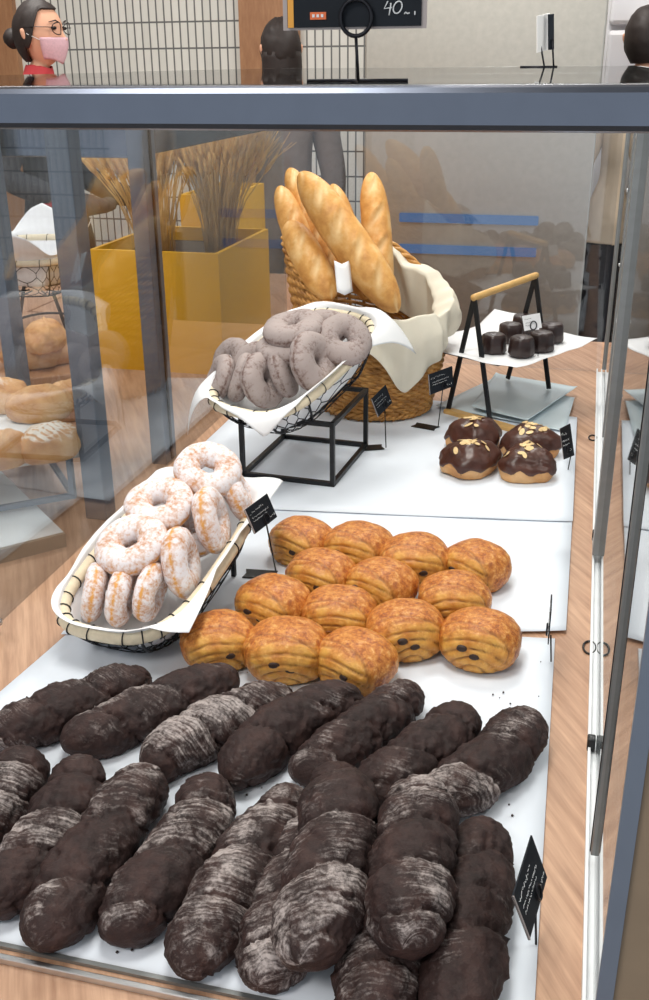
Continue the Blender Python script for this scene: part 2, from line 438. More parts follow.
for z in (.30, .42, .60, .69):
    MB().lathe([(0, 0), (.004, 0), (.004, .001), (.0025, .0035), (0, .004)], 12).build('screw', M['alu'], u, loc=(-.006, 1.536, z), rot=(0, -pi/2, 0))
u = upright(d1, .80, .002, .010, .010, M['alu_dark'])
MB().box((-.0035, .8, .385), (.001, .003, .73)).build('gasket', M['black'], u, smooth=False)
u = upright(d2, 2.15, .012, .010, .02)
for z in (.40, .55):
    MB().lathe([(0, 0), (.004, 0), (.004, .001), (.0025, .0035), (0, .004)], 12).build('screw', M['alu'], u, loc=(.007, 2.14, z), rot=(0, -pi/2, 0))
upright(d2, 2.71, .012, .012, .02)
upright(d2, 1.66, .010, .005, .012, M['alu'])
for y in (1.0, 1.62):
    MB().box((-.004, y, .014), (.010, .014, .018)).build('track_stop', M['black'], case, smooth=False, bevel=.002)
for (y, x) in ((1.25, -.008), (2.18, -.012)):
    MB().tube([(x+.009*cos(q), y+.018*sin(q), .002) for q in np.linspace(0, 2*pi, 20)[:-1]], .0016, 6, closed=True).build('track_ring', M['black'], case)
# dark front corner post (outer frame)
fp = MB().box((.047, YN-.004, .385), (.086, .05, .79)).build('corner_post', M['bronze'], case, smooth=False, bevel=.003)
MB().box((.0, YN-.031, .385), (.012, .006, .79)).build('edge_strip', M['edge_grey'], fp, smooth=False)
# latch on left glass
lt = MB().box((LW+.008, 1.09, .045), (.012, .022, .03)).build('latch', M['black'], case, smooth=False, bevel=.004)
MB().lathe([(0, 0), (.007, 0), (.008, .004), (.005, .012), (0, .013)], 16).build('knob', M['alu'], lt, loc=(LW+.015, 1.085, .022), rot=(0, pi/2, 0))

# ------------------------------------------------------------------ paper sheets
def sheet(label, pts, z, mat=M['paper'], name='baking_paper_sheet', group='white paper sheets lining the counter', curl=.0015, n=24):
    A, B, C_, D = [Vector((x, y, 0)) for x, y in pts]
    s = RND.random()*50
    def fn(i, j):
        u, v = i/(n-1), j/(n-1)
        p = (A*(1-u)+B*u)*(1-v) + (D*(1-u)+C_*u)*v
        p.z = z + curl*.5*(noise.noise(Vector((p.x*9, p.y*9, s)))+1) + curl*.7*max(0, abs(u-.5)*2-.9)*10
        return p
    o = MB().grid(fn, n, n).build(name, mat, solid=.0006)
    return tag(o, label, 'paper sheet', group)
sheet('long white paper sheet under the dark loaves', [(-.83, .552), (-.048, .552), (-.058, 1.262), (-.765, 1.19)], .0012)
sheet('white paper sheet under the golden pastries', [(-.78, 1.10), (-.043, 1.285), (-.045, 1.70), (-.80, 1.66)], .0040)
sheet('white paper sheet under the wicker basket and glazed buns', [(-.86, 1.58), (-.044, 1.685), (-.05, 2.30), (-.86, 2.44)], .0068)
sheet('bluish waxed paper stack under the handled rack', [(-.39, 2.30), (-.075, 2.18), (-.06, 2.44), (-.28, 2.56)], .012, M['paper_blue'], group='bluish paper by the rack')
sheet('top bluish waxed sheet behind the rack legs', [(-.30, 2.28), (-.16, 2.20), (-.055, 2.50), (-.27, 2.58)], .022, M['paper_blue'], group='bluish paper by the rack', curl=.004)

# ------------------------------------------------------------------ dark twisted loaves
def loaf_mesh(Ln, R, seed, turns, hand, dust):
    nt_, nr = 180, 72; o = Vector((seed*3.1, seed*7.7, seed*1.3)); mb = MB(); fl = []; fo = []; an = []
    bend = noise.noise(o)*.016; ph = seed*.37
    def fn(i, j):
        s = sin((2*i/(nt_-1)-1)*pi/2); t = (s+1)/2
        e = max(0.0, 1-abs(s)**4.2)**.5
        q = 2*pi*j/nr - pi/2; d = Vector((cos(q), 0, sin(q)))
        y = s*Ln/2
        pn = Vector((d.x*1.2, y*22, d.z*1.2))+o
        n1 = noise.noise(pn*.9); n2 = noise.noise(pn*2.6); n4 = noise.noise(pn*6)
        u = t*turns + hand*j/nr + ph + .16*n1 + .05*n2
        fr = u - math.floor(u)
        ridge = (sin(pi*min(1, fr/.96))**.55)*(.62+.55*fr) if fr < .96 else 0
        dg = min(fr, 1-fr); tear = max(0, 1-dg/.07); seg = math.floor(u)
        gash = max(0, 1-abs(fr-.45-.1*n1)/.05)*max(0, n2*2)
        n3 = noise.noise(Vector((d.x*4.5, y*130, d.z*4.5))+o)
        crumb = max(0, noise.noise(Vector((d.x*6, y*190, d.z*6))+o*2)-.12)
        r = R*(.855+.165*ridge)*(1+.10*n1+.075*n2+.05*n4) + .0014*n3*(1+1.5*tear) + .016*crumb*(tear+.12) - .008*tear*max(0, n2+.45) - .005*gash - .012*max(0, noise.noise(Vector((d.x*2.6, y*62, d.z*2.6))+o*3)-.38)
        r *= max(e, .012)
        z = r*sin(q)*.90
        if z < -R*.62: z = -R*.62+(z+R*.62)*.15
        lo = noise.noise(Vector((d.x*1.1, y*15, d.z*1.1))+o*1.7)
        tone = noise.noise(Vector((seg*3.71+.5, seed*1.9, .3)))
        f = (.20*max(0, sin(q)+.35) + .20*fr*fr + .75*lo + 1.0*tone - .15 + dust)*(1-.7*tear)*(1-.7*gash)
        fl.append(min(1, max(0, f))); fo.append(u+seed*3); an.append(q)
        return Vector((r*cos(q)+bend*(1-2*s*s), y, z+R*.62))
    mb.grid(fn, nt_, nr, cv=True)
    mb.f.append(tuple(range(nr))); mb.f.append(tuple((nt_-1)*nr+k for k in range(nr-1, -1, -1)))
    mb.attr['flour'] = fl; mb.attr['fold'] = fo; mb.attr['angle'] = an; return mb
LOAVES = [ # near end px, far end px, base z, dust, label
 ((-12,738),(150,674),0,.10,'dark chocolate twist loaf at the paper\'s left corner, in front of the doughnut basket'),
 ((62,744),(238,672),0,-.02,'lightly floured dark twist loaf whose far end nears the first pastry'),
 ((140,765),(290,690),0,.34,'heavily floured dark twist loaf in the back row, whitest of that row'),
 ((220,775),(352,688),0,-.02,'plain dark twist loaf with smooth near end, fourth in the back row'),
 ((296,775),(418,686),0,-.04,'slender dark twist loaf fifth in the back row below the front pastry'),
 ((362,800),(472,710),0,.05,'thick dark twist loaf sixth in the back row with cracked top'),
 ((432,808),(538,714),0,.38,'floured dark twist loaf at the right end of the back row'),
 ((-40,850),(32,755),0,.0,'dark loaf cut off by the left frame edge in the front row'),
 ((-10,912),(94,762),0,.08,'long dark floured loaf second from left in the front row'),
 ((34,944),(152,768),0,.12,'long dark loaf lying below the whitest loaf, with dusty far end'),
 ((114,938),(222,780),0,.26,'short dark loaf with broad white floured bands in the front row'),
 ((180,970),(298,790),0,.22,'floured dark loaf left of the stacked pair, white streaks along its side'),
 ((262,985),(316,810),0,-.05,'dark loaf lying underneath the long stacked loaf'),
 ((306,965),(346,770),.040,.06,'long dark loaf stacked on top, its near end overhanging another loaf'),
 ((368,1030),(392,860),0,.10,'dark loaf buried under the bulky top loaf at the front edge'),
 ((402,950),(424,785),.044,.12,'bulky dark loaf stacked on top beside the right loaf, pale dusted collar'),
 ((452,1040),(484,822),0,-.10,'smooth dark loaf at the far right of the front row next to the price sign'),
]
for k, (a, b, z, dust, lab) in enumerate(LOAVES):
    A, B = at(*a, z+.03), at(*b, z+.03); d = B-A; c = (A+B)/2
    R = .0385 if k < 7 else .0405
    if k in (4,): R = .036
    if k in (13, 15): R = .044
    mb = loaf_mesh(d.length, R, k+1.3, 2.8+RND.random()*1.4, 1, dust)
    o = mb.build('chocolate_twist_loaf', M['loaf'], loc=(c.x, c.y, z+.0022), rot=(0, 0, math.atan2(d.y, d.x)-pi/2))
    tag(o, lab, 'bread loaf', 'dark chocolate twist loaves on the front paper')

cr = MB()
for k in range(70):
    x, y = RND.uniform(-.5, -.07), RND.uniform(.56, 1.22); r = RND.uniform(.0006, .0018)
    cr.grid(lambda i, j: Vector((x, y, .0042))+Vector((sin(pi*i/4)*cos(2*pi*j/5), sin(pi*i/4)*sin(2*pi*j/5), cos(pi*i/4)*.8))*r, 5, 5, cv=True)
tag(cr.build('crumbs', M['canele'], smooth=False), 'dark crumbs scattered on the front white paper around the loaves', 'crumbs', kind='stuff')

# ------------------------------------------------------------------ pains au chocolat
def pain_mesh(seed):
    nu, nv = 64, 60; mb = MB(); lay = []; gro = []; o = Vector((seed*5.3, seed*2.1, seed*9))
    def sp(v, e): return math.copysign(abs(v)**e, v)
    def fn(i, j):
        a = pi*i/(nu-1); q = 2*pi*j/nv
        rho = sin(a)**.72 if 0 < i < nu-1 else 0; y = -sp(cos(a), .88)
        x = rho*sp(cos(q), .92); z = rho*sp(sin(q), .92)
        P = Vector((x, y, z))
        n1 = noise.noise(P*1.3+o); n2 = noise.noise(P*5+o); n3 = noise.noise(P*14+o)
        endf = min(1, max(0, (abs(y)-.50)/.30))
        ang = q/(2*pi)
        rc = sqrt(x*x+(z+.58)**2); g = (rc*3.5 + ang*.5*0 + .22*n1 + .05*n2) ; gw = abs((g % 1)-.5)*2
        groove = max(0, (gw-.66)/.34)*endf*(.35+.65*min(1, max(0, .6+n2*1.6)))
        # rolled flap line round the top
        fl = abs(x*.25+y+.50+.12*n1); flap = max(0, 1-fl/.05)*(1 if z > -.2 else 0)
        k = 1+.05*n1+.022*n2+.012*n3-.065*groove-.03*flap
        lay.append(min(1, max(0, endf*1.0*(.75+.5*n2) - max(0, z-.62)*1.2 )))
        gro.append(min(1, groove*.85+flap*.5))
        X, Y, Z = x*.049*k, y*.0445*k, z*.033*k
        Z = max(Z, -.021+ .0015*n2)
        return Vector((X, Y, Z+.021))
    mb.grid(fn, nu, nv, cv=True); mb.attr['layer'] = lay; mb.attr['groove'] = gro; return mb
pains = []
for k in range(4):
    t = thing('chocolate_pastry', 'x', 'pastry')
    pain_mesh(k+1).build('pastry_body', M['pastry'], t)
    for (sx, sz) in (((.013, .025),), ((-.014, .030), (.001, .022)), ((.011, .024),), ((-.012, .028), (.006, .022)))[k]:
        st = MB().tube([(0, -.0450, 0), (0, -.0440, 0), (0, .030, 0), (0, .0445, 0)], [.0026, .0043, .0046, .0040], 10)
        st.v = [(x_*1.45, y_, z_*.85) for x_, y_, z_ in st.v]
        st.build('chocolate_stick', M['chocstick'], t, loc=(sx, 0, sz))
    pains.append(t)
PAINS = [(301,556,-22,'golden chocolate pastry at the back left, right beside the small black price sign'),
 (357,563,-10,'golden chocolate pastry second in the back row'), (414,575,8,'golden chocolate pastry third in the back row'),
 (475,580,-28,'golden chocolate pastry at the back right with a broad pale fold'),
 (320,590,-12,'golden pastry in the middle, right behind the big central one'), (380,600,-24,'darker golden pastry in the middle between four others'),
 (453,614,12,'golden pastry second from the back along the right edge'), (272,620,-14,'golden pastry at the left behind the two front left ones'),
 (338,630,8,'large golden pastry at the centre of the pastry group'), (404,646,24,'golden pastry right of centre, left of the rightmost front one'),
 (217,657,24,'golden pastry at front left touching the wire doughnut basket'), (285,668,14,'pale golden pastry at front with one chocolate stick showing'),
 (354,678,-24,'glossy golden pastry at the very front touching the dark loaves'), (478,656,-4,'golden pastry at front right showing two chocolate stick ends')]
used = set()
for k, (x, y, rz, lab) in enumerate(PAINS):
    t = pains[k % 4]
    if k % 4 in used: t = copy_tree(t)
    used.add(k % 4)
    p = at(x, y, .012); t.location = (p.x, p.y+.010, .0062); t.rotation_euler = (0, 0, radians(rz)+(pi if k % 3 == 9 else 0))
    s = 1.10+.12*RND.random(); t.scale = (s*1.03, s*1.0, s*1.10)
    tag(t, lab, 'pastry', 'golden chocolate pastries on the white paper')

# ------------------------------------------------------------------ wire baskets with paper and doughnuts
def boat_surface(Ln, W, D):
    def rim(q):
        e = .62
        sp = lambda v: math.copysign(abs(v)**e, v)
        return Vector((W/2*sp(cos(q)), Ln/2*sp(sin(q)), 0))
    def S(u, v):
        r = rim(2*pi*u); k = 1-.42*v**1.4
        return Vector((r.x*k, r.y*k, -D*sin(v*pi/2)**.9))
    return rim, S
def wire_basket(label, loc, yaw, tilt, Ln=.34, W=.235, D=.085, feet=True, group='wire bread baskets with rope rims'):
    t = thing('wire_basket', label, 'basket', loc, (tilt, 0, yaw), group)
    rim, S = boat_surface(Ln, W, D); nq = 72
    MB().tube([rim(2*pi*i/nq) for i in range(nq)], .0105, 10, closed=True).build('rope_rim', M['rope'], t)
    wr = MB(); hp = []
    for i in range(26):
        q = 2*pi*(i+.3)/26
        for a in np.linspace(-pi/2, 1.5*pi, 14):
            qq = q+.006*a; p = rim(qq); tg = (rim(qq+.02)-rim(qq-.02)).normalized(); nrm = tg.cross(Vector((0,0,1)))
            hp.append(p+(nrm*cos(a)+Vector((0,0,1))*sin(a))*.0114)
        for f_ in (.35, .7):
            qq = q+2*pi*f_/26; hp.append(rim(qq)+Vector((0,0,-.0114)))
    wr.tube(hp, .0011, 4, closed=True)
    wr.build('rim_wrap_wire', M['wire'], t)
    wm = MB(); nu, rows = 30, 5; am = .055
    def nd(r, k): 
        v = (r+.5)/rows*.92 + (am if k % 2 == r % 2 else -am)
        return (k/(2*nu), max(0, v))
    def edge(a, b):
        pts = [S(a[0]+(b[0]-a[0])*i/3, a[1]+(b[1]-a[1])*i/3) for i in range(4)]
        wm.tube(pts, .0011, 4)
    for r in range(rows):
        for k in range(2*nu):
            a, b = nd(r, k), nd(r, k+1); edge(a, b)
            if r < rows-1 and k % 2 == r % 2: edge(a, nd(r+1, k))
            if r == 0 and k % 2 == 1: edge((k/(2*nu), 0), a)
    wm.build('chicken_wire', M['wire'], t)
    fr = MB()
    for i in range(8):
        u = (i+.5)/8; fr.tube([S(u, v) for v in np.linspace(0, 1, 9)]+[S(u, 1)*.35+Vector((0,0,-D*.65))], .0024, 6)
    fr.tube([S(i/40, 1) for i in range(40)], .0024, 6, closed=True)
    fr.build('rib_wire', M['wire'], t)
    return t, rim, S
def paper_liner(label, loc, yaw, tilt, rim, S, flaps, seed, droop=.5, fill=.78):
    mb = MB(); nu, nv = 96, 26; o = Vector((seed, seed*2, 0))
    def flap(q):
        f = .012
        for (q0, wd, ln) in flaps:
            dq = abs((q-q0+pi) % (2*pi)-pi); f = max(f, ln*max(0, 1-dq/wd))
        return f
    def fn(i, j):
        u = i/nu; q = 2*pi*u; v = j/(nv-1)
        cr = noise.noise(Vector((cos(q)*3, sin(q)*3, v*1.5))+o)*.006
        if v < .55:
            w = v/.55; w2 = 1-w*.96
            p = S(u, w2*fill)*.94 if w > .35 else S(u, (1-.35*.96)*fill)*.94*(w/.35)
            p = Vector((p.x, p.y, -S(u, max(.02, w2)*fill).z*-1*.9 if False else (S(u, max(.0, 1-w*.98)).z*fill)))
            p += Vector((0, 0, cr)); return p
        w = (v-.55)/.45; r = rim(q); d = r.normalized(); ext = flap(q)*w
        up = .016*sin(min(1, w*3)*pi/2); h = up + ext*.35 - droop*ext*ext*9
        return r + d*(ext*.85 + cr*w) + Vector((0, 0, h+cr*w*1.5))
    mb.grid(fn, nu, nv, cu=True)
    o_ = mb.build('paper_liner', M['liner'], loc=loc, rot=(tilt, 0, yaw), solid=.0005)
    return tag(o_, label, 'paper liner', 'white paper liners in the baskets')
def donut_mesh(seed, R=.031, r=.0205):
    nu, nv = 56, 32; mb = MB(); bd = []; o = Vector((seed*4.4, seed, seed*2.2))
    def fn(i, j):
        q = 2*pi*i/nu; a = 2*pi*j/nv
        P = Vector((cos(q)*1.5, sin(q)*1.5, sin(a)*.8)); n1 = noise.noise(P+o); n2 = noise.noise(P*3+Vector((cos(a), 0, 0))+o)
        rr = r*(1+.10*n1+.05*n2); RR = R*(1+.06*noise.noise(Vector((cos(q), sin(q), 5))+o))
        x = RR+rr*cos(a)*1.02; z = rr*sin(a)*.92
        if z > .012: z = .012+(z-.012)*.8
        out = max(0, cos(a)); bd.append(min(1, max(0, 1-abs(sin(a)+.08*n1)/.26)*(1 if cos(a) > .2 else .1)*(.75+n2)))
        return Vector((x*cos(q), x*sin(q), z))
    mb.grid(fn, nu, nv, cu=True, cv=True); mb.attr['band'] = bd; return mb
def place_donut(kind, meshes, i, c, nrm, lab, group, s=1.0, spin=None):
    o = bpy.data.objects.new(kind, meshes[i % len(meshes)]); COL.objects.link(o)
    o.location = c; qd = Vector((0,0,1)).rotation_difference(Vector(nrm).normalized())
    qd = qd @ Quaternion((0,0,1), RND.random()*6 if spin is None else spin)
    o.rotation_mode = 'QUATERNION'; o.rotation_quaternion = qd; o.scale = (s, s, s)
    return tag(o, lab, 'doughnut', group)

# front basket: sugared ring doughnuts
B1 = Vector((-.658, 1.215, .098)); Y1, T1 = radians(-5), radians(11)
t1, rim1, S1 = wire_basket('rope-rimmed black wire basket tilted forward, holding white sugared doughnuts', B1, Y1, T1, Ln=.385, W=.205, D=.075)
Rinv = (Matrix.Rotation(Y1, 3, 'Z') @ Matrix.Rotation(T1, 3, 'X')).transposed()
for (x, y) in ((-.06, -.10), (.06, -.10), (-.06, .12), (.06, .12)):
    top = Vector((x, y, -.062)); wp = Matrix.Rotation(Y1, 3, 'Z') @ Matrix.Rotation(T1, 3, 'X') @ top + B1
    MB().bar(top, Rinv @ (Vector((wp.x, wp.y, .006))-B1), .007).build('foot', M['black'], t1, smooth=False)
paper_liner('white paper liner under the sugared doughnuts with a big front flap', B1, Y1, T1, rim1, S1,
            [(radians(-30), .55, .075), (radians(42), .7, .085), (radians(135), .7, .05), (radians(-120), .5, .012)], 3.3)
n1 = Matrix.Rotation(Y1, 3, 'Z') @ Matrix.Rotation(T1, 3, 'X') @ Vector((0,0,1))
dm = [donut_mesh(k+1).mesh('sugar_doughnut', M['donut']) for k in range(4)]
DG = 'sugared doughnuts piled in the front basket'
def dn(k, x, y, h, nrm, lab, s=1.0):
    s *= 1.07
    p = at_plane(x, y, B1+n1*h, n1); place_donut('sugar_doughnut', dm, k, p, nrm, lab, DG, s)
side = lambda a, e: Vector((cos(radians(a))*cos(radians(e)), sin(radians(a))*cos(radians(e)), sin(radians(e))))
dn(0, 94, 592, .002, side(-160, 12), 'small sugared doughnut standing upright at the near left of the basket', .80)
dn(1, 121, 596, .002, side(-172, 8), 'sugared doughnut on edge with a golden stripe, second in the near row', .82)
dn(2, 150, 592, .004, side(-178, 10), 'white sugared doughnut on edge, third in the near row of the basket', .82)
dn(3, 182, 563, .022, side(10, 12), 'sugared doughnut on edge leaning against the basket\'s right liner flap', .98)
dn(0, 132, 545, .052, Vector((-.10, -.42, .90)), 'white doughnut lying flat with frosty top at the left of the pile', 1.0)
dn(1, 212, 520, .035, side(8, 14), 'sugared doughnut on edge showing its golden side behind the leaning one', .95)
dn(2, 160, 505, .062, Vector((.05, -.38, .92)), 'pinkish sugared doughnut lying flat in the middle of the pile', 1.0)
dn(3, 208, 470, .072, Vector((.28, -.42, .86)), 'topmost sugared doughnut tilted at the upper end of the pile', .98)
dn(1, 240, 496, .020, side(20, 30), 'sugared doughnut half hidden behind the price sign', .92)
dn(2, 128, 568, .006, Vector((0, -.3, .95)), 'sugared doughnut nearly hidden beneath the flat frosty one', .9)
dn(0, 190, 535, .006, Vector((0, -.3, .95)), 'sugared doughnut buried under the middle of the pile', .9)

# back basket on its frame stand: cocoa doughnuts
B2 = Vector((-.618, 1.835, .238)); Y2, T2 = radians(-24), radians(20)
t2, rim2, S2 = wire_basket('rope-rimmed wire basket on a black frame stand, holding brown doughnuts', B2, Y2, T2, Ln=.365, W=.235, D=.085)
paper_liner('white paper liner under the brown doughnuts with drooping near corner', B2, Y2, T2, rim2, S2,
            [(radians(-62), .8, .062), (radians(38), .7, .10), (radians(122), .8, .115), (radians(-142), .55, .10)], 8.1, droop=1.5)
st = thing('display_stand', 'black square tube frame stand under the brown doughnut basket', 'stand', (-.606, 1.877, .0085), (0, 0, radians(-4)))
hx, hy, hz = .097, .120, .135; bw = .009
for sx in (-1, 1):
    for sy in (-1, 1): MB().bar((sx*hx, sy*hy, 0), (sx*hx, sy*hy, hz), bw).build('leg', M['black'], st, smooth=False)
for z, nm in ((bw/2, 'base_bar'), (hz-bw/2, 'top_bar')):
    for s_ in (-1, 1):
        MB().bar((s_*hx, -hy, z), (s_*hx, hy, z), bw).build(nm, M['black'], st, smooth=False)
        MB().bar((-hx, s_*hy, z), (hx, s_*hy, z), bw).build(nm, M['black'], st, smooth=False)
n2 = Matrix.Rotation(Y2, 3, 'Z') @ Matrix.Rotation(T2, 3, 'X') @ Vector((0,0,1))
cm = [donut_mesh(k+11, .029, .021).mesh('cocoa_doughnut', M['cocoa_donut']) for k in range(4)]
CG = 'brown sugared doughnuts piled in the back basket'
def cn(k, x, y, h, nrm, lab, s=1.0):
    x -= 6
    s *= 1.12
    p = at_plane(x, y, B2+n2*h, n2); place_donut('cocoa_doughnut', cm, k, p, nrm, lab, CG, s)
cn(0, 226, 378, .004, side(-150, 25), 'brown doughnut on edge at the near left corner of its basket', .9)
cn(1, 247, 378, .006, side(-165, 20), 'brown doughnut on edge, second from the near left', .9)
cn(2, 270, 380, .010, side(-25, 20), 'brown doughnut leaning at the near front with its hole turned right', 1.0)
cn(3, 238, 362, .006, side(-120, 30), 'brown doughnut behind the near left pair', .9)
cn(0, 262, 366, .012, side(-100, 30), 'brown doughnut at the middle of the near cluster', .9)
cn(1, 289, 372, .008, side(10, 20), 'brown doughnut squeezed left of the big leaning one', .95)
cn(2, 320, 362, .030, side(-20, 20), 'large brown doughnut leaning on edge at the right of the pile', 1.1)
cn(3, 290, 348, .042, Vector((-.05, -.25, .95)), 'brown doughnut lying flat beneath the topmost one', 1.0)
cn(0, 300, 329, .066, Vector((-.1, -.2, .95)), 'topmost brown doughnut lying flat on another', 1.12)
cn(1, 330, 327, .045, Vector((.1, -.25, .9)), 'brown doughnut behind the topmost flat one', .95)
cn(2, 350, 340, .034, side(-60, 42), 'brown doughnut at the far right with open hole facing front', 1.0)

# ------------------------------------------------------------------ wicker basket with baguettes
W0 = Vector((-.54, 2.285, .008)); RC = Vector((-.562, 2.26, .335))-W0
U_ = Vector((.185, .0, -.105)); V_ = Vector((.02, .135, .06))
wb = thing('wicker_basket', 'slanted brown wicker basket filled with baguettes', 'basket', W0)
def wsurf(q, v):
    v2 = v**.85
    base = Vector((.132*cos(q), .125*sin(q), 0)); r = RC+U_*cos(q)+V_*sin(q)
    bulge = .012*sin(pi*v); p = base*(1-v2)+r*v2
    return p + Vector((cos(q), sin(q), 0))*bulge
wv = MB(); rows = 30; ns = 120
for r in range(rows):
    v = .03+.94*r/(rows-1)
    wv.tube([wsurf(2*pi*i/ns, v)+Vector((cos(2*pi*i/ns), sin(2*pi*i/ns), 0))*(.0035*(1 if r % 2 else -1)*sin(pi*i/2+.8)) for i in range(ns)], .0050, 5, closed=True)
wv.build('woven_wall', M['wicker'], wb)
sk = MB()
for i in range(30):
    q = 2*pi*i/30; sk.tube([wsurf(q, v) for v in np.linspace(0, 1, 14)], .004, 5)
sk.build('stake', M['wicker'], wb)
for v, nm, rr in ((1.0, 'braided_rim', .009), (.03, 'braided_base', .008)):
    br = MB()
    for ph in (0, pi*2/3, pi*4/3):
        br.tube([wsurf(2*pi*i/180, v)+Vector((cos(2*pi*i/180), sin(2*pi*i/180), 0))*(rr*.6*cos(i*.6+ph))+Vector((0,0,rr*.6*sin(i*.6+ph))) for i in range(180)], rr*.55, 5, closed=True)
    br.build(nm, M['wicker'], wb)
MB().lathe([(0, .002), (.06, .002), (.13, .004), (.13, .007), (0, .007)], 40).build('base', M['wicker'], wb)
def cloth():
    mb = MB(); nu, nv = 70, 44
    def fn(i, j):
        a = i/(nu-1); q = radians(-78+a*170); s = j/(nv-1)
        o = wsurf(q, 1.0); rad = Vector((cos(q), sin(q), 0))
        fold = noise.noise(Vector((a*8, s*1.3, 2.2)))*.030+noise.noise(Vector((a*19, s*2.2, 7)))*.013
        if s < .35:
            w = s/.35; ins = wsurf(q, .55+.45*w); p = ins - rad*(.018+.012*w)+Vector((0,0,.012*w))
            p += rad*fold*.8*w+Vector((0,0,fold*.8*w))
        else:
            w = (s-.35)/.65
            peak = math.exp(-((q+.92)/.22)**2)
            ln = .07+.10*peak+.03*sin(a*9)+.05*max(0, sin((q+.2)*1.1))
            over = min(1, w*4)
            d = w*ln*1.25
            p = o + rad*(.008+.010*sin(min(1, w*2)*pi/2)) + Vector((0,0,.030*(1-w)**2*(1+.6*sin(a*5))+fold*.8*(1-w)))
            wp = wsurf(q, max(.0, 1-d/.36))-o
            p += wp*1.0 + rad*(.008 + fold*1.0*min(1, w*2+.3))
        return p
    mb.grid(fn, nu, nv); return mb
cl = cloth().build('linen_cloth', M['cloth'], loc=W0, solid=.0018, sub=1)
tag(cl, 'cream linen cloth draped over the front rim of the wicker basket', 'cloth')
def baguette_mesh(Ln, R, seed):
    nt_, nr = 90, 36; mb = MB(); scr = []; o = Vector((seed*3, seed, 0))
    def fn(i, j):
        t = i/(nt_-1); s = 2*t-1; e = max(0, 1-abs(s)**3.0)**.55
        q = 2*pi*j/nr; d = Vector((cos(q), sin(q), 0)); z = s*Ln/2
        n1 = noise.noise(Vector((d.x, d.y, z*12))+o); n2 = noise.noise(Vector((d.x*3, d.y*3, z*40))+o)
        # slanted scores along the face (+x)
        k = z/.075
        dq = (q+pi) % (2*pi)-pi
        c = k-dq*.55; fr = c-math.floor(c); band = max(0, 1-abs(dq)/.75)
        cut = max(0, 1-abs(fr-.5)/.20)*band; lip = max(0, 1-abs(fr-.74)/.07)*band
        r = R*max(e, .03)*(1+.06*n1+.02*n2 - .20*cut*e + .20*lip)
        scr.append(min(1, cut*.8)); return Vector((r*cos(q), r*sin(q), z))
    mb.grid(fn, nt_, nr, cv=True)
    mb.f.append(tuple(range(nr))); mb.f.append(tuple((nt_-1)*nr+k for k in range(nr-1, -1, -1)))
    mb.attr['score'] = scr; return mb
BG = [((300,172),2.22,(398,312),2.14,.036,'large front baguette lying diagonally across the wicker basket'),
      ((279,186),2.30,(318,290),2.20,.026,'baguette at the far left rim of the wicker basket'),
      ((289,168),2.36,(335,280),2.26,.027,'dark-tipped baguette peeking behind the large front one'),
      ((288,222),2.22,(332,300),2.13,.031,'short baguette end low on the left rim of the basket'),
      ((332,184),2.38,(366,300),2.26,.026,'baguette behind the large one, just left of the upright baguette'),
      ((371,172),2.33,(383,300),2.22,.028,'upright baguette standing alone at the right of the basket')]
for k, (a, ya, b, yb, R, lab) in enumerate(BG):
    A, B = atY(*a, ya), atY(*b, yb); d = (A-B); c = (A+B)/2
    o = baguette_mesh(d.length, R*1.25, k+1).build('baguette', M['baguette'], loc=c)
    z = d.normalized(); x = (CAM-c); x = (x - z*x.dot(z)).normalized(); x = (x+Vector((.25,0,.3))*.6); x = (x - z*x.dot(z)).normalized(); y = z.cross(x)
    o.rotation_euler = Matrix((x, y, z)).transposed().to_euler()
    tag(o, lab, 'baguette', 'baguettes in the wicker basket')
pp = MB().grid(lambda i, j: atY(334+i*2.6+j*.5, 264+j*5.2-abs(i-3)*1.2, 2.10-.004*j+.003*i*i*.3), 7, 7).build('paper_slip', M['liner'], solid=.0006)
tag(pp, 'folded white paper slip tucked in front of the large baguette', 'paper slip')

# ------------------------------------------------------------------ handled rack with dark cakes
A0, B0 = Vector((-.303, 2.24, .297)), Vector((-.181, 2.49, .305))
F1, F2 = Vector((-.356, 2.272, .012)), Vector((-.247, 2.205, .012))
G1, G2 = F1+(B0-A0)*1.0, F2+(B0-A0)*1.0; G1.z = G2.z = .028
rk = thing('cake_rack', 'black A-frame rack with a wooden handle holding dark cakes', 'rack', (F1+F2+G1+G2)/4)
ro = -rk.location
R_ = lambda p: p+ro
for a, b in ((F1, A0), (F2, A0), (G1, B0), (G2, B0)): MB().bar(R_(a), R_(b), .012, .005, up=(B0-A0)).build('leg', M['black'], rk, smooth=False, bevel=.001)
ax = (B0-A0).normalized()
MB().tube([R_(A0-ax*.004), R_(A0+ax*.003), R_(B0-ax*.003), R_(B0+ax*.006)], [.0075, .0085, .0085, .0075], 14).build('handle', M['dowel'], rk)
lat = (F2-F1); lat.z = 0; lat.normalize(); lon = Vector((-lat.y, lat.x, 0))
if lon.y < 0: lon = -lon
MB().bar(R_(F1-lat*.005), R_(F2+lat*.10), .026, .012).build('base_bar', M['dowel'], rk, smooth=False, bevel=.003)
SC = (A0+B0)/2; SC.z = .158
shelf = MB()
sm = Matrix((lat, lon, Vector((0,0,1)))).transposed()
shelf.box(R_(SC), (.20, .30, .006), sm).build('shelf', M['black'], rk, smooth=False)
def shp(u, v, h): return SC+lat*u+lon*v+Vector((0,0,h))
def rp(i, j):
    u = -.15+.31*i/20; v = -.165+.33*j/20
    return shp(u, v, .0045+.010*max(0, abs(u)-.10)*8*(.5+.6*noise.noise(Vector((u*8, v*8, 1)))) + .004*noise.noise(Vector((u*14, v*14, 3)))+max(0, v-.10)*.5*(1 if u < 0 else .2))
o = MB().grid(rp, 21, 21).build('paper_liner', M['liner'], solid=.0005)
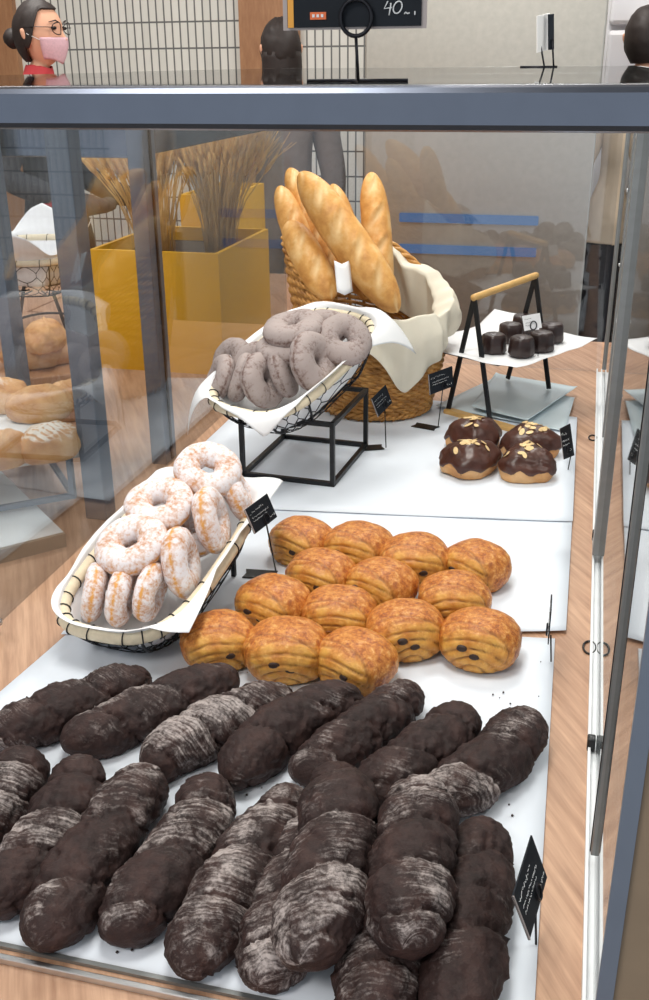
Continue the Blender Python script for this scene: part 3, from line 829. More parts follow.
tag(o, 'white paper sheet on the rack shelf under the dark cakes', 'paper liner')
cz_ = []
def cake():
    mb = MB(); n = 32
    def fn(i, j):
        z, r = [(0, .0), (0, .022), (.004, .0245), (.03, .0225), (.034, .0205), (.036, .017), (.033, .008), (.032, .0)][j]
        q = 2*pi*i/n; r *= 1-.07*abs(sin(4*q)); return Vector((r*cos(q), r*sin(q), z))
    mb.grid(fn, n, 8, cu=True); return mb.mesh('fluted_cake', M['canele'])
ck = cake()
zc = SC.z+.008
for k, (x, y, lab) in enumerate([(493,352,'dark fluted cake at the near left of the rack shelf'), (521,355,'dark fluted cake at the front middle of the rack shelf'),
     (510,341,'dark fluted cake behind the near left one'), (541,350,'dark fluted cake right of the front middle one'), (523,332,'dark fluted cake at the back of the rack shelf behind the white tag'),
     (551,341,'dark fluted cake at the far right of the rack shelf')]):
    o = bpy.data.objects.new('fluted_cake', ck); COL.objects.link(o); p = at(x, y, zc); o.location = (p.x, p.y, zc); o.rotation_euler = (0,0,k*.7); o.scale = (1.28,1.28,1.22)
    tag(o, lab, 'cake', 'dark fluted cakes on the rack')

# ------------------------------------------------------------------ almond chocolate buns
def bun(seed):
    mb = MB(); mg = MB(); o = Vector((seed*3, seed, 1)); nu, nv = 44, 48
    def shape(a, q, g):
        d = Vector((sin(a)*cos(q), sin(a)*sin(q), cos(a)))
        lob = .10*cos(3*q+seed)+.06*cos(2*q+seed*2); n1 = noise.noise(d*1.8+o); n2 = noise.noise(d*5+o)
        k = 1+lob*sin(a)+.10*n1+.045*n2
        p = Vector((d.x*.050, d.y*.046, d.z*.037))*k
        if g: p *= 1.045
        p.z = max(p.z, -.016); p.z += .016; return p
    mb.grid(lambda i, j: shape(pi*i/(nu-1), 2*pi*j/nv, False), nu, nv, cv=True)
    def gl(i, j):
        q = 2*pi*j/64; am = 1.62+.32*noise.noise(Vector((cos(q)*2.6, sin(q)*2.6, seed*3)))+.12*sin(q*7+seed)
        a = am*i/25; p = shape(a, q, True)
        if i >= 24: p = shape(a, q, False)*.99
        return p
    mg.grid(gl, 26, 64, cv=True)
    return mb, mg, shape
BU = [(474,446,1,'almond chocolate bun at the back left beside the rack'), (529,452,2,'almond chocolate bun at the back right near the small sign'),
      (469,470,3,'almond chocolate bun at the front left of the group'), (526,474,4,'almond chocolate bun at the front right, most almond flakes')]
fk = MB().prism([(.0062*cos(q), .0036*sin(q)) for q in np.linspace(0, 2*pi, 11)[:-1]], 0, .0009).mesh('almond_flake', M['almond'], False)
for (x, y, sd, lab) in BU:
    p = at(x, y, .012); t = thing('almond_bun', lab, 'bun', (p.x, p.y+.006, .0095), (0, 0, sd*1.3), 'almond chocolate buns on the white paper'); t.scale = (1.22, 1.22, 1.15)
    mb, mg, shp_ = bun(sd)
    mb.build('bun_body', M['baguette'] if False else M['rustic'], t); mg.build('chocolate_glaze', M['glaze'], t)
    for k in range(18):
        a = abs(RND.gauss(0, .42)); q = RND.random()*2*pi
        c = shp_(a, q, True); e1 = shp_(a+.05, q, True)-c; e2 = shp_(a+1e-4, q+.1/max(.1, sin(a)), True)-c
        nn = e1.cross(e2).normalized()
        if nn.z < 0: nn = -nn
        f = bpy.data.objects.new('almond_flake', fk); COL.objects.link(f); f.parent = t; f.location = c+nn*.0008
        f.rotation_euler = (Vector((0,0,1)).rotation_difference((nn+Vector((RND.gauss(0,.2), RND.gauss(0,.2), 0))).normalized()) @ Quaternion((0,0,1), RND.random()*6)).to_euler()
        s = .8+.6*RND.random(); f.scale = (s, s, 1)

# ------------------------------------------------------------------ price signs
def strokes(card_pts, w, h, lines, seed, par, mat=None):
    """rows of small illegible handwriting on a card lying in local XZ plane, facing -Y"""
    mb = MB(); rr = random.Random(seed)
    for (x0, x1, z, amp) in lines:
        x = x0*w
        while x < x1*w:
            ln = amp*h*rr.uniform(.5, 1.0)
            mb.tube([(x+rr.uniform(-1, 1)*ln*.3, -.0012, z*h+rr.uniform(-.5, .5)*ln), (x+ln*.4, -.0012, z*h+rr.uniform(-.6, .6)*ln), (x+ln*.6, -.0012, z*h-rr.uniform(-.5, .5)*ln)], .00032, 4)
            x += ln*.95
    mb.build('lettering', mat or M['white_ink'], par)
def price_sign(lab, base, head, facing=(0,-1,0), w=.052, h=.042, roll=0, tilt=0, seed=1, plate=True, ring=True, plate_rot=0, plate_size=(.045, .03), pxy=(-.025, .0), edge=True, rot=None):
    """base: foot point of the wire; head: centre of the card; facing: horizontal direction the card faces"""
    base = Vector(base); head = Vector(head)
    t = thing('price_sign', lab, 'price sign', base, group='black price signs on wire stands')
    if plate:
        n0, n1_ = plate_size; ca, sa = cos(plate_rot), sin(plate_rot)
        po = [(-n0/2, -n1_/2), (n0/2, -n1_/2), (n0/2*.86, 0), (n0/2, n1_/2), (-n0/2, n1_/2), (-n0/2*.86, 0)]
        po = [(x*ca-y*sa+pxy[0], x*sa+y*ca+pxy[1]) for x, y in po]
        MB().prism(po, .0, .0015).build('foot_plate', M['black'], t, smooth=False)
    fx = Vector(facing); fx.z = 0; fx.normalize(); yv = -fx  # local -Y faces
    X = yv.cross(Vector((0,0,1))); Z = Vector((0,0,1))
    Mx = Matrix((X, yv, Z)).transposed().to_4x4() @ Matrix.Rotation(tilt, 4, 'X') @ Matrix.Rotation(roll, 4, 'Y')
    if rot: Mx = (Matrix.Rotation(rot[0], 4, 'Z') @ Matrix.Rotation(rot[1], 4, 'X') @ Matrix.Rotation(rot[2], 4, 'Y'))
    Mx.translation = head-base
    cd = MB().box((0, 0, 0), (w, .0016, h)).build('card', M['card'], t, smooth=False)
    cd.matrix_local = Mx
    if edge:
        MB().box((-w/2+.0008, -.0004, 0), (.0016, .002, h)).build('card_holder', M['card_edge'], cd, smooth=False)
    strokes(None, w, h, [(-.4, .15, .26, .12), (-.36, .30, .05, .07), (-.36, .22, -.08, .06), (.22, .42, -.30, .13)], seed, cd)
    low = (Mx @ Vector((w*.10, .003, -h*.42)))
    wire = MB().tube([Vector((0,0,.001)), low*.5, low], .0013, 6)
    if ring:
        c = Mx @ Vector((w*.10, -.003, -h*.26)); xx = (Mx.to_3x3() @ Vector((1,0,0))); zz = (Mx.to_3x3() @ Vector((0,0,1)))
        wire.tube([c+(xx*cos(q)*.62+zz*sin(q))*.0085 for q in np.linspace(0, 2*pi, 18)[:-1]], .0014, 6, closed=True)
    wire.build('wire_stem', M['wire'], t)
    return t
# S1 by doughnut basket
b = at(277, 577, .006)
price_sign('black price sign on a wire stem between the doughnut basket and the pastries', b, (-.5205, 1.292, .1465), w=.052, h=.043, rot=(1.028, -.242, -.244), seed=2, plate_rot=.1, plate_size=(.055, .03), pxy=(-.03, .002))
# S2 / S3 near the stand and the wicker basket
b = at(386, 448, .009); c = atY(379, 399, b.y-.005)
price_sign('black price sign on a stem at the right of the black frame stand', b, (-.4661, 1.99, .1168), w=.054, h=.048, rot=(1.057, -.086, -.4), seed=3, plate_rot=.4, pxy=(-.028, -.004))
b = at(438, 428, .009); c = atY(441, 379, b.y)
price_sign('black price sign standing between the wicker basket and the rack', b, (-.3602, 2.15, .1233), w=.068, h=.05, rot=(.784, .042, -.156), seed=4, plate_rot=-.3, plate_size=(.06, .03), pxy=(-.03, .002))
b = at(568, 470, .009); c = atY(567, 440, b.y)
price_sign('black price sign seen nearly edge-on beside the almond buns', b, (-.0679, 1.96, .0656), w=.06, h=.066, rot=(-1.176, .032, -.505), seed=5, plate=False)
b = at(551, 662, .0045); c = atY(550, 619, b.y)
price_sign('black price sign seen edge-on at the right paper edge beside the pastries', b, c, (-1, -.02, 0), .06, .052, roll=radians(-8), seed=6, plate=False)
b = at(536, 945, .004); c = atY(529, 884, b.y-.01)
price_sign('black price sign at the front right corner next to the dark loaves', b, (-.0623, .67, .0788), w=.075, h=.055, rot=(1.373, -.316, -.136), seed=7, plate=False)

# white tag on rack
b = at(538, 356, zc); c = atY(532, 322, b.y-.005)
t = thing('price_tag', 'small white paper tag on a ring stand among the dark cakes', 'price tag', b)
tc = MB().box((0,0,0), (.040, .0014, .034)).build('card', M['liner'], t, smooth=False); tc.location = c-b; tc.rotation_euler = (radians(-8), radians(-12), radians(8))
strokes(None, .04, .034, [(-.38, -.05, .25, .1), (-.38, .0, .0, .1), (-.38, -.1, -.2, .1)], 9, tc, M['card'])
wr = MB().tube([(0,0,0), (0, -.004, .012)], .0012, 6)
rc = c-b+Vector((.004, -.004, -.007))
wr.tube([rc+Vector((cos(q)*.007, 0, sin(q)*.010)) for q in np.linspace(0, 2*pi, 18)[:-1]], .0014, 6, closed=True)
wr.build('ring_stand', M['wire'], t)

# big sign on the case top
TZ = H
b = at(357, 82, TZ); yb = b.y
t = thing('price_sign', 'large black price sign on a ring stand on top of the case', 'price sign', (b.x, yb, TZ), group='black price signs on wire stands')
pl = atY(288, 28, yb); pr_ = atY(421, 28, yb)
w = (pr_-pl).length; h = .095; cx_ = (pl+pr_)/2; cz0 = pl.z
ry = math.atan2(pr_.y-pl.y, pr_.x-pl.x)
cd = MB().box((0, 0, h/2), (w, .002, h)).build('card', M['card'], t, smooth=False); cd.location = (cx_.x-b.x, .0, cz0-TZ)
MB().box((0, .0012, h/2-.0015), (w+.007, .001, h)).build('card_holder', M['card_edge'], cd, smooth=False)
MB().box((-w/2+.0025, -.0012, h/2), (.004, .001, h)).build('side_stripe', M['amber'], cd, smooth=False, label='amber stripe along the card edge')
ol = MB().box((-w/2+.0215, -.0013, .0070), (.011, .001, .0045)).build('orange_label', M['orange'], cd, smooth=False)
sb = MB()
for i in range(3): sb.box((-w/2+.0185+i*.003, -.0022, .0070), (.0016, .0006, .0018))
sb.build('lettering', M['white_ink'], ol, smooth=False)
le = MB(); x0 = w/2-.0245; z0 = .0075; lw = .0005
def stroke(pts): le.tube([(x0+x, -.0016, z0+z) for x, z in pts], lw, 5)
stroke([(.0025, .0075), (.0000, .0030), (.0052, .0036)]); stroke([(.0046, .0062), (.0034, -.0010)])
stroke([(.0090+.0028*cos(q)+.0008*sin(q), .0036+.0036*sin(q)) for q in np.linspace(.6, 2*pi+.6, 16)])
stroke([(.0135, -.0004), (.0145, .0006), (.0155, -.0002), (.017, .0002)]); stroke([(.0205, .0012), (.0205, -.0012)])
le.build('lettering', M['white_ink'], cd)
wr = MB(); rr_ = atY(357, 18, yb)-Vector((b.x, yb, TZ)); rad = .0105
rr_ = Vector((0, -.004, rr_.z))
wr.tube([rr_+Vector((cos(q)*rad, 0, sin(q)*rad*1.05)) for q in np.linspace(0, 2*pi, 28)[:-1]], .0014, 8, closed=True)
wr.tube([Vector((.0015, -.003, .001)), rr_-Vector((0, 0, rad))], .0011, 8)
wr.tube([Vector((-.035, 0, .001)), Vector((.035, 0, .001))], .0012, 6)
wr.tube([Vector((.0, -.02, .001)), Vector((.0, .02, .001))], .0012, 6)
wr.build('ring_stand', M['wire'], t)
# small far tag on top, edge-on
b = at(548, 67, TZ); yb = b.y
t = thing('price_tag', 'small pale price tag on two wire stems at the far edge of the case top', 'price tag', (b.x, yb, TZ))
c = atY(543, 33, yb)-t.location
cd = MB().box((0,0,0), (.05, .002, .072)).build('card', M['white_board'], t, smooth=False); cd.location = c; cd.rotation_euler = (0, radians(-8), radians(62))
c2 = atY(551, 32, yb)-t.location
bk = MB().box((0,0,0), (.014, .003, .07)).build('card_back', M['card'], t, smooth=False); bk.location = c2; bk.rotation_euler = (0, radians(-6), radians(40))
wr = MB().tube([(-.008, 0, .001), c+Vector((-.004, -.003, -.02))], .0022, 6); wr.tube([(.012, 0, .001), c2+Vector((.004, -.002, -.015))], .0022, 6)
wr.tube([(-.06, 0, .001), (.02, 0, .001)], .002, 6); wr.build('wire_stem', M['wire'], t)

# ------------------------------------------------------------------ beyond the left glass: planters, wheat, breads
def planter(lab, x0, x1, y0, y1, h, z0=0):
    t = thing('planter_box', lab, 'planter', ((x0+x1)/2, (y0+y1)/2, z0)); w, d = x1-x0, y1-y0; k = .012
    bx = MB()
    for (c, s) in (((-w/2+k/2, 0, h/2), (k, d, h)), ((w/2-k/2, 0, h/2), (k, d, h)), ((0, -d/2+k/2, h/2), (w-2*k, k, h)), ((0, d/2-k/2, h/2), (w-2*k, k, h)), ((0, 0, k/2), (w-2*k, d-2*k, k))): bx.box(c, s)
    bx.build('box', M['yellow'], t, smooth=False)
    MB().box((0, 0, h-.05), (w-2*k, d-2*k, .02)).build('filler', M['soil'], t, smooth=False); return t
# side counter that carries the planters and the neighbouring case
sc2 = thing('side_counter', 'oak side counter beyond the left glass carrying the yellow planters', 'counter', (0, 0, FZ))
MB().box((-2.35, 2.3, .735), (.8, 2.6, .03)).build('countertop', M['wood'], sc2, smooth=False, bevel=.003)
MB().box((-2.35, 2.3, .36), (.74, 2.5, .72)).build('body', M['wall_wood'], sc2, smooth=False)
sc3 = thing('side_counter', 'oak counter end carrying the second yellow planter behind the case', 'counter', (0, 0, FZ))
MB().box((-1.45, 3.52, .735), (.98, .84, .03)).build('countertop', M['wood'], sc3, smooth=False, bevel=.003)
MB().box((-1.45, 3.52, .36), (.92, .78, .72)).build('body', M['wall_wood'], sc3, smooth=False)
planter('yellow planter box of dried wheat standing beyond the side glass', -1.375, -1.005, 2.48, 2.93, .332)
q = atY(264, 183, 3.5)
planter('second yellow planter half hidden behind the first one', q.x-.17, q.x, 3.12, 3.5, q.z)
def wheat(lab, c, spread, n, h, lean, seed):
    rr = random.Random(seed); t = thing('dried_wheat_bunch', lab, 'dried wheat', c, group='dried wheat bunches in the yellow planter')
    ms, me_ = MB(), MB()
    for k in range(n):
        a = rr.random()*2*pi; r = spread*sqrt(rr.random()); x, y = r*cos(a), r*sin(a)
        dx, dy = x*.75+rr.gauss(0, .022)+lean, y*.7+rr.gauss(0, .022); hh = h*rr.uniform(.8, 1.08)
        pts = [Vector((x*.6+dx*s*s, y*.6+dy*s*s, -.04+(hh+.04)*s-.015*s*s)) for s in (0, .35, .7, 1)]
        ms.tube(pts, .0013, 4)
        e = (pts[3]-pts[2]).normalized(); p = pts[3]
        L_ = rr.uniform(.05, .075); me_.tube([p, p+e*L_*.3, p+e*L_*.7, p+e*L_], [.002, .0060, .0050, .001], 5)
        for j in range(7):
            b0 = p+e*L_*(.1+.13*j); v = (e+Vector((rr.gauss(0, .25), rr.gauss(0, .25), 0))).normalized(); me_.tube([b0, b0+v*.075], [.0008, .0004], 3)
    ms.build('stalks', M['stalk'], t); me_.build('ears', M['ear'], t)
wheat('left bunch of dried wheat leaning out of the yellow planter', (-1.27, 2.68, .31), .095, 170, .25, -.02, 4)
wheat('right bunch of dried wheat, tallest over the yellow planter', (-1.085, 2.72, .31), .075, 190, .26, .015, 9)

# neighbouring display: breads on a raised board
bd_n = Vector((.77, .64, 0)); bd_s = Vector((-.64, .77, 0)); BC = Vector((-.945, 1.525, .13))
t = thing('bread_board', 'white raised board with rustic breads beyond the left glass', 'display board', (BC.x, BC.y, 0))
Mb = Matrix((bd_n, bd_s, Vector((0,0,1)))).transposed()
cc = -bd_n*.24+bd_s*.17
MB().box(cc+Vector((0,0,.124)), (.48, .34, .012), Mb).build('board', M['white_board'], t, smooth=False, bevel=.003)
for a in (-.02, -.46):
    for b_ in (.02, .32):
        p = bd_n*a+bd_s*b_; MB().bar(p+Vector((0,0,.032)), p+Vector((0,0,.118)), .010).build('leg', M['post_grey'], t, smooth=False)
for b_ in (.02, .32):
    MB().bar(bd_n*-.46+bd_s*b_+Vector((0,0,.037)), bd_n*-.02+bd_s*b_+Vector((0,0,.037)), .010).build('base_bar', M['post_grey'], t, smooth=False)
for a in (-.02, -.46):
    MB().bar(bd_n*a+bd_s*.02+Vector((0,0,.037)), bd_n*a+bd_s*.32+Vector((0,0,.037)), .010).build('base_bar', M['post_grey'], t, smooth=False)
# low white tray beneath
tp = thing('white_tray', 'low white tray with dark front edge below the bread board', 'tray', (-.912, 1.395, 0.0))
tn = Vector((.67, .74, 0)).normalized(); ts = Vector((-tn.y, tn.x, 0)); Mt = Matrix((tn, ts, Vector((0,0,1)))).transposed()
MB().box(-tn*.26+ts*.24+Vector((0,0,.02)), (.50, .46, .012), Mt).build('tray_top', M['white_board'], tp, smooth=False)
MB().box(-tn*.26+ts*.005+Vector((0,0,.013)), (.50, .008, .026), Mt).build('front_edge', M['bronze'], tp, smooth=False)
for a in (-.49, -.03):
    MB().box(tn*a+ts*.24+Vector((0,0,.007)), (.01, .44, .014), Mt).build('side_edge', M['bronze'], tp, smooth=False)
def rustic(lab, loc, rz, sz, seed, fl=.6):
    sz = tuple(c*.86 for c in sz)
    mb = MB(); at_ = []; o = Vector((seed*4, seed, 2)); nu, nv = 40, 48
    def fn(i, j):
        a = pi*i/(nu-1); q = 2*pi*j/nv; d = Vector((sin(a)*cos(q), sin(a)*sin(q), cos(a)))
        n1 = noise.noise(d*1.6+o); n2 = noise.noise(d*5+o)
        ear = max(0, 1-abs(d.y*.9-d.x*.35+.08)/.10)*(1 if d.z > 0 else 0)
        k = 1+.10*n1+.035*n2+.09*ear
        p = Vector((d.x*sz[0], d.y*sz[1], d.z*sz[2]))*k
        p.z = max(p.z, -sz[2]*.55)+sz[2]*.55
        sc_ = 1 if (abs((d.x*5+d.y*2) % 1-.5) > .12) else .2
        at_.append(max(0, min(1, fl*max(0, d.z*1.3-.15+.3*n1)*sc_))); return p
    mb.grid(fn, nu, nv, cv=True); mb.attr['flour'] = at_
    o_ = mb.build('rustic_bread', M['rustic'], loc=loc, rot=(0, 0, rz)); return tag(o_, lab, 'bread loaf', 'rustic breads on the white board')
zb = .1312
for k, (x, y, rz, sz, fl, lab) in enumerate([
    (50, 446, .9, (.072, .052, .047), 1.0, 'floured rustic loaf with scored white crust at the board\'s front corner'),
    (6, 452, 1.5, (.06, .048, .045), .2, 'brown rustic loaf cut off at the left frame edge'),
    (40, 408, .5, (.078, .055, .05), .25, 'large pale brown rustic loaf behind the floured one'),
    (2, 400, .3, (.066, .05, .05), .5, 'rustic loaf at the left behind the large pale one'),
    (66, 396, 1.2, (.06, .045, .04), .1, 'small rustic loaf at the back right of the board')]):
    p = at(x, y, zb+.02); rustic(lab, (p.x, p.y, zb), rz, sz, k+2, fl)
# more breads in a pile further back
t3 = MB().box((0,0,.06), (.28, .24, .12))
o = t3.build('bread_crate', M['wall_wood'], loc=(-1.36, 2.08, .0), smooth=False, rot=(0,0,.6), bevel=.004)
tag(o, 'low wooden crate carrying golden loaves behind the bread board', 'crate')
for k, (x, y, z, lab) in enumerate([(30, 350, .13, 'golden loaf low on the wooden crate at left'), (58, 345, .13, 'golden loaf on the wooden crate next to the grey post'), (44, 332, .18, 'golden loaf on top of the crate pile')]):
    p = at(x, y, z+.03); o = rustic(lab, (p.x, p.y, z-.008), k*.8+.3, (.085, .058, .05), k+20, .05); o['group'] = 'golden loaves on the wooden crate'
# wire basket with white bags, far left
bp = atY(38, 300, 2.72)
B3 = Vector((bp.x-.03, 2.78, .27))
t4, rim3, S3 = wire_basket('wire basket with tall white paper, far beyond the left glass', B3, .3, .1, Ln=.30, W=.26, D=.12)
ft = MB()
for (x, y) in ((-.07, -.08), (.07, -.08), (-.07, .08), (.07, .08)): MB().bar((x*.8, y*.8, -.115), (x*1.5, y*1.5, -.265), .008).build('foot', M['black'], t4, smooth=False)
ft.tube([(.115*cos(q), .13*sin(q), -.245) for q in np.linspace(0, 2*pi, 30)[:-1]], .004, 6, closed=True)
ft.build('foot_ring', M['black'], t4, smooth=False)
paper_liner('white paper standing tall in the far left wire basket', B3+Vector((0,0,.002)), .3, .1, rim3, S3, [(radians(a), .6, .07) for a in (-90, 0, 90, 180)], 5.5, droop=-1.2)
o = MB().box((0,0,.0), (.9, .7, .03)).build('side_table_top', M['wood'], loc=(bp.x-.1, 2.85, -.015), smooth=False)
COL.objects.unlink(o); bpy.data.objects.remove(o)

# ------------------------------------------------------------------ people
def person(lab, loc, rz, height, clothes, arm_pose, seed, hair='short', extras=()):
    """one continuous body mesh (skin modifier + head, remeshed); hair and clothes are children"""
    s = height/1.72
    J = {'pelvis': (0,0,.95,.115), 'waist': (0,.0,1.08,.105), 'chest': (0,0,1.26,.125), 'upper': (0,.01,1.38,.095), 'neck': (0,.012,1.47,.048), 'neck2': (0,-.004,1.54,.046)}
    E_ = [('pelvis','waist'),('waist','chest'),('chest','upper'),('upper','neck'),('neck','neck2')]
    for sd, nm in ((-1,'l'),(1,'r')):
        J['sh'+nm] = (sd*.165,.01,1.385,.055); E_.append(('upper','sh'+nm))
        el, wr_, hd = arm_pose
        J['el'+nm] = (sd*el[0],el[1],el[2],.042); J['wr'+nm] = (sd*wr_[0],wr_[1],wr_[2],.028); J['pa'+nm] = (sd*hd[0],hd[1],hd[2],.030)
        E_ += [('sh'+nm,'el'+nm),('el'+nm,'wr'+nm),('wr'+nm,'pa'+nm)]
        pv = Vector(hd)-Vector(wr_); pv.normalize(); sidev = Vector((1,0,0)) if abs(pv.x) < .8 else Vector((0,0,1)); sidev = (sidev-pv*sidev.dot(pv)).normalized()
        crl = pv.cross(sidev)*(.35)
        for k in range(4):
            off = (k-1.5)*.019; ln = (.062,.070,.066,.052)[k]
            b = Vector(hd)+sidev*off+pv*.02; c1 = b+pv*ln*.5+crl*.012; c2 = b+pv*ln*.95+crl*.05
            J[f'f{nm}{k}a'] = (sd*b.x,b.y,b.z,.010); J[f'f{nm}{k}b'] = (sd*c1.x,c1.y,c1.z,.009); J[f'f{nm}{k}c'] = (sd*c2.x,c2.y,c2.z,.0075)
            E_ += [('pa'+nm,f'f{nm}{k}a'),(f'f{nm}{k}a',f'f{nm}{k}b'),(f'f{nm}{k}b',f'f{nm}{k}c')]
        b = Vector(hd)-sidev*.035; c1 = b-sidev*.02+pv*.03
        J[f't{nm}a'] = (sd*b.x,b.y,b.z,.011); J[f't{nm}b'] = (sd*c1.x,c1.y,c1.z,.009); E_ += [('pa'+nm,f't{nm}a'),(f't{nm}a',f't{nm}b')]
        J['hip'+nm] = (sd*.095,.0,.88,.088); J['kn'+nm] = (sd*.10,-.01,.50,.058); J['an'+nm] = (sd*.10,.02,.09,.042); J['to'+nm] = (sd*.115,-.14,.04,.035)
        E_ += [('pelvis','hip'+nm),('hip'+nm,'kn'+nm),('kn'+nm,'an'+nm),('an'+nm,'to'+nm)]
    keys = list(J); idx = {k: i for i, k in enumerate(keys)}
    me = bpy.data.meshes.new('tmp_body'); me.from_pydata([J[k][:3] for k in keys], [(idx[a], idx[b]) for a, b in E_], [])
    ob = bpy.data.objects.new('tmp_body', me); COL.objects.link(ob)
    ob.modifiers.new('skin', 'SKIN')
    for i, k in enumerate(keys):
        sv = me.skin_vertices[0].data[i]; r = J[k][3]; sv.radius = (r, r*.78 if k in ('pelvis','waist','chest','upper') else r)
    me.skin_vertices[0].data[idx['pelvis']].use_root = True
    ob.modifiers.new('sub', 'SUBSURF').levels = 2
    dg = bpy.context.evaluated_depsgraph_get(); ev = ob.evaluated_get(dg); bmesh_ = bpy.data.meshes.new_from_object(ev)
    mb = MB(); mb.add([v.co for v in bmesh_.vertices], [tuple(p.vertices) for p in bmesh_.polygons])
    # head (faces -Y): cranium, jaw, nose, ears, lips
    hc = Vector((0, -.018, 1.625))
    def head(i, j):
        a = pi*i/27; q = 2*pi*j/32; d = Vector((sin(a)*cos(q), sin(a)*sin(q), cos(a)))
        x, y, z = d.x*.076, d.y*.096, d.z*.112
        if z < 0:
            k = -z/.112; x *= 1-.32*k; y = y*(1-.20*k)-.012*k
        if d.y < -.2: x *= 1-.05*(-d.y); 
        if d.y < -.75 and -.15 < d.z < .18: y += .006*max(0, 1-abs(abs(d.x)-.42)/.2)
        return hc+Vector((x, y, z))
    mb.grid(head, 28, 32, cv=True)
    mb.tube([hc+Vector((0,-.088,.012)), hc+Vector((0,-.105,-.022)), hc+Vector((0,-.098,-.034))], [.008, .014, .008], 10)
    for sd in (-1, 1): mb.tube([hc+Vector((sd*.070,.008,.022)), hc+Vector((sd*.083,.022,.012)), hc+Vector((sd*.078,.016,-.014)), hc+Vector((sd*.070,.006,-.030))], [.008,.014,.012,.007], 8)
    for dz in (-.052, -.062): mb.tube([hc+Vector((-.022,-.078,dz)), hc+Vector((0,-.090,dz+.001)), hc+Vector((.022,-.078,dz))], [.003,.007,.003], 8)
    bpy.data.objects.remove(ob)
    ob = mb.build('tmp', M['skin']); rm = ob.modifiers.new('r', 'REMESH'); rm.mode = 'VOXEL'; rm.voxel_size = .0075
    sm = ob.modifiers.new('s', 'SMOOTH'); sm.factor = .5; sm.iterations = 3
    dg = bpy.context.evaluated_depsgraph_get(); body = bpy.data.meshes.new_from_object(ob.evaluated_get(dg)); bpy.data.objects.remove(ob)
    body.name = 'person_body'; body.polygons.foreach_set('use_smooth', [True]*len(body.polygons))
    if not body.materials: body.materials.append(M['skin'])
    P = bpy.data.objects.new('person', body); COL.objects.link(P); P.location = loc; P.rotation_euler = (0, 0, rz); P.scale = (s, s, s)
    tag(P, lab, 'person')
    vs = [v.co.copy() for v in body.vertices]; ns = [v.normal.copy() for v in body.vertices]; fs = [tuple(p.vertices) for p in body.polygons]
    for nm, pred, off, mat in clothes:
        keep = [f for f in fs if all(pred(vs[i]) for i in f)]
        rem = {}; mv = []
        for f in keep:
            for i in f:
                if i not in rem: rem[i] = len(mv); mv.append(vs[i]+ns[i]*off(vs[i]))
        c = MB().add(mv, [tuple(rem[i] for i in f) for f in keep]).build(nm, mat, P, solid=.004)
    # hair shell
    def hairf(i, j):
        q = 2*pi*j/36; front = max(0, -sin(q))
        f_ = min(1, front/.62); f_ = f_*f_*(3-2*f_)
        side_ = .64 if hair != 'long' else .74
        back = .80 if sin(q) > .3 else side_
        lim = pi*(back*(1-f_)+.25*f_)
        a2 = lim*i/27; d = Vector((sin(a2)*cos(q), sin(a2)*sin(q), cos(a2)))
        k = 1+.035*noise.noise(d*5+Vector((seed,0,0)))+(.05*noise.noise(d*14) if hair == 'long' else 0)
        return hc+Vector((d.x*.084*k, d.y*.104*k+.005, d.z*.119*k+.002))
    hr = MB().grid(hairf, 28, 36, cv=True)
    if hair == 'bun':
        for (cc_, rr_) in ((hc+Vector((0,.125,-.012)), .036),):
            hr.grid(lambda i, j: cc_+Vector((sin(pi*i/13)*cos(2*pi*j/16)*rr_, sin(pi*i/13)*sin(2*pi*j/16)*rr_*.95, cos(pi*i/13)*rr_*.95))*(1+.12*noise.noise(Vector((i*.6, j*.5, 0)))), 14, 16, cv=True)
        hr.tube([hc+Vector((0,.09,-.01)), hc+Vector((0,.11,-.012))], .022, 10)
    if hair == 'long':
        hr.grid(lambda i, j: hc+Vector((cos(pi*j/15)*(.080+.008*(i/9)), .025+sin(pi*j/15)*(.078), -.01-.20*i/9))*(1+.05*noise.noise(Vector((j*.9, i*.15, seed)))), 10, 16)
    hr.build('hair', M['hair'], P, solid=.006)
    return P, hc
torso = lambda lo, hi: (lambda v: lo < v.z < hi and abs(v.x) < .24)
hang = ((.22,.02,1.12),(.235,-.03,.88),(.235,-.05,.80))
work = ((.23,.06,1.12),(.17,-.18,1.03),(.15,-.26,1.02))
FZv = FZ
# woman in a mask, profile facing right
hx_ = atY(36, 30, 3.85)
PW, hc = person('person with dark hair in a bun, glasses, pink mask, red shirt and dark apron', (hx_.x, 3.85, FZ), radians(84), 1.75,
   [('red_shirt', lambda v: .98 < v.z < 1.515 and (abs(v.x) < .21), lambda v: .010, M['red']),
    ('sleeve', lambda v: abs(v.x) >= .15 and v.z > 1.04 and v.z < 1.46, lambda v: .013, M['dark_cloth']),
    ('apron', lambda v: .55 < v.z < 1.36 and v.y < .05 and abs(v.x) < .19, lambda v: .018, M['dark_cloth']),
    ('trousers', lambda v: .08 < v.z < 1.0 and abs(v.x) < .2, lambda v: .010, M['dark_cloth'])], work, 2, 'bun')
mk = MB().grid(lambda i, j: hc+Vector((sin(-1.15+2.3*i/15)*(.080-.030*(j/9)**2), -cos(-1.15+2.3*i/15)*(.098-.020*(j/9)**2+.014*math.exp(-((i-7.5)/3)**2)*(1-abs(j/9-.3)))-.004, -.012-.075*j/9-.018*(j/9)*math.exp(-((i-7.5)/3)**2))), 16, 10)
mk = mk.build('face_mask', M['mask'], PW, solid=.002)
MB().tube([hc+Vector((s_, y_, z_)) for s_, y_, z_ in ((-.076,-.045,-.02), (-.086,.0,.0), (-.082,.026,.02))], .0014, 5).build('ear_loop', M['white_ink'], mk)
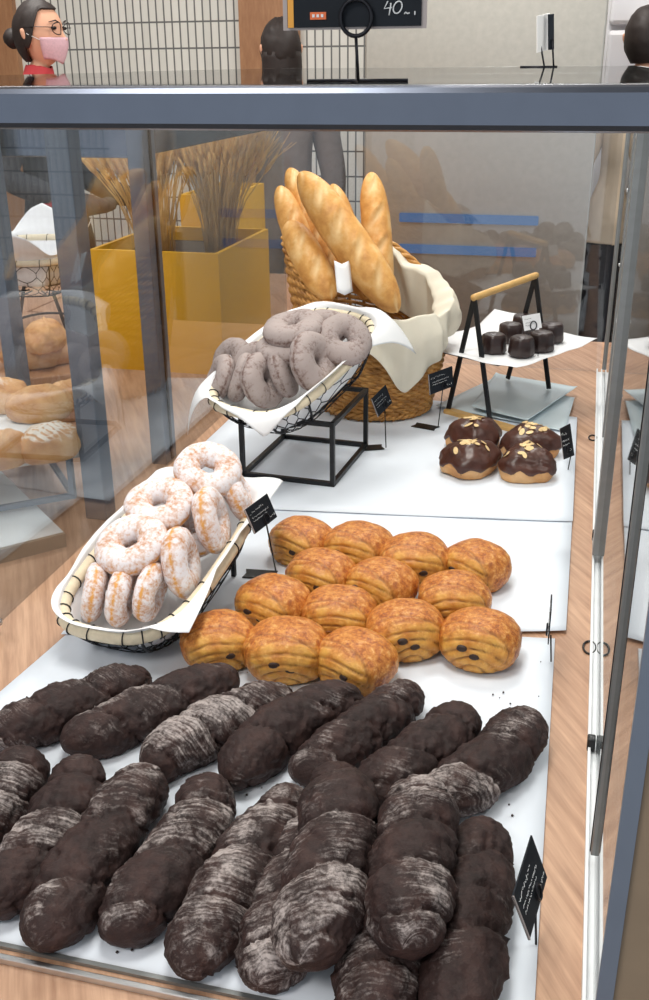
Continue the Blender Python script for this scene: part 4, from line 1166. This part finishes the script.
MB().tube([hc+Vector((s_, y_, z_)) for s_, y_, z_ in ((.076,-.045,-.02), (.086,.0,.0), (.082,.026,.02))], .0014, 5).build('ear_loop', M['white_ink'], mk)
gl = MB()
for sd in (-1, 1):
    MB().grid(lambda i, j: hc+Vector((sd*.034, -.085, .020))+Vector((sin(pi*i/9)*cos(2*pi*j/12)*.012, sin(pi*i/9)*sin(2*pi*j/12)*.010, cos(pi*i/9)*.0065)), 10, 12, cv=True).build('eye', M['spec'], PW)
    MB().tube([hc+Vector((sd*x_, y_, z_)) for x_, y_, z_ in ((.014,-.096,.040), (.034,-.094,.046), (.054,-.078,.040))], [.002,.003,.0015], 6).build('eyebrow', M['hair'], PW)
    gl.tube([hc+Vector((sd*.034+.026*cos(q), -.108+.012*abs(cos(q)*sd+.2), .018+.021*sin(q))) for q in np.linspace(0, 2*pi, 22)[:-1]], .0018, 6, closed=True)
    gl.tube([hc+Vector((sd*.06, -.098, .022)), hc+Vector((sd*.082, -.04, .024)), hc+Vector((sd*.086, .02, .022))], .0016, 6)
gl.tube([hc+Vector((-.008, -.106, .022)), hc+Vector((.008, -.106, .022))], .0016, 6)
gl.build('spectacles', M['spec'], PW)
# person with back turned
hx_ = atY(281, 38, 4.35)
person('person with dark shoulder-length hair and taupe coat, back turned, beside the wooden panel', (hx_.x, 4.35, FZ), radians(205), 1.69,
   [('coat', lambda v: .45 < v.z < 1.48, lambda v: .016, M['taupe']), ('trousers', lambda v: .08 < v.z < .5, lambda v: .010, M['dark_cloth'])], hang, 5, 'long')
# person in navy with a beige apron, right
hx_ = atY(645, 42, 4.68)
person('person with dark hair in navy top and long beige apron at right behind the case', (hx_.x, 4.68, FZ), radians(172), 1.72,
   [('navy_top', lambda v: 1.05 < v.z < 1.50, lambda v: .012, M['navy']), ('sleeve', lambda v: abs(v.x) > .19 and .9 < v.z <= 1.1, lambda v: .012, M['navy']),
    ('apron', lambda v: .80 < v.z < 1.34 and abs(v.x) < .30, lambda v: .022+.012*noise.noise(v*9), M['beige']),
    ('trousers', lambda v: .08 < v.z < .98 and abs(v.x) < .2, lambda v: .010, M['dark_cloth'])], hang, 8, 'short')

# ------------------------------------------------------------------ light, view
wd = bpy.data.worlds.new('shop_ambient'); sc.world = wd; wd.use_nodes = True
bg = wd.node_tree.nodes['Background']; bg.inputs[0].default_value = (.88, .94, 1, 1); bg.inputs[1].default_value = 1.25
sc.cycles.use_denoising = True
sc.cycles.max_bounces = 10; sc.cycles.transparent_max_bounces = 24; sc.cycles.glossy_bounces = 5; sc.cycles.diffuse_bounces = 3
sc.cycles.sample_clamp_indirect = 6
sc.view_settings.view_transform = 'Standard'; sc.view_settings.look = 'None'
sc.view_settings.gamma = 1; sc.view_settings.use_curve_mapping = False
sc.view_settings.exposure = -0.22
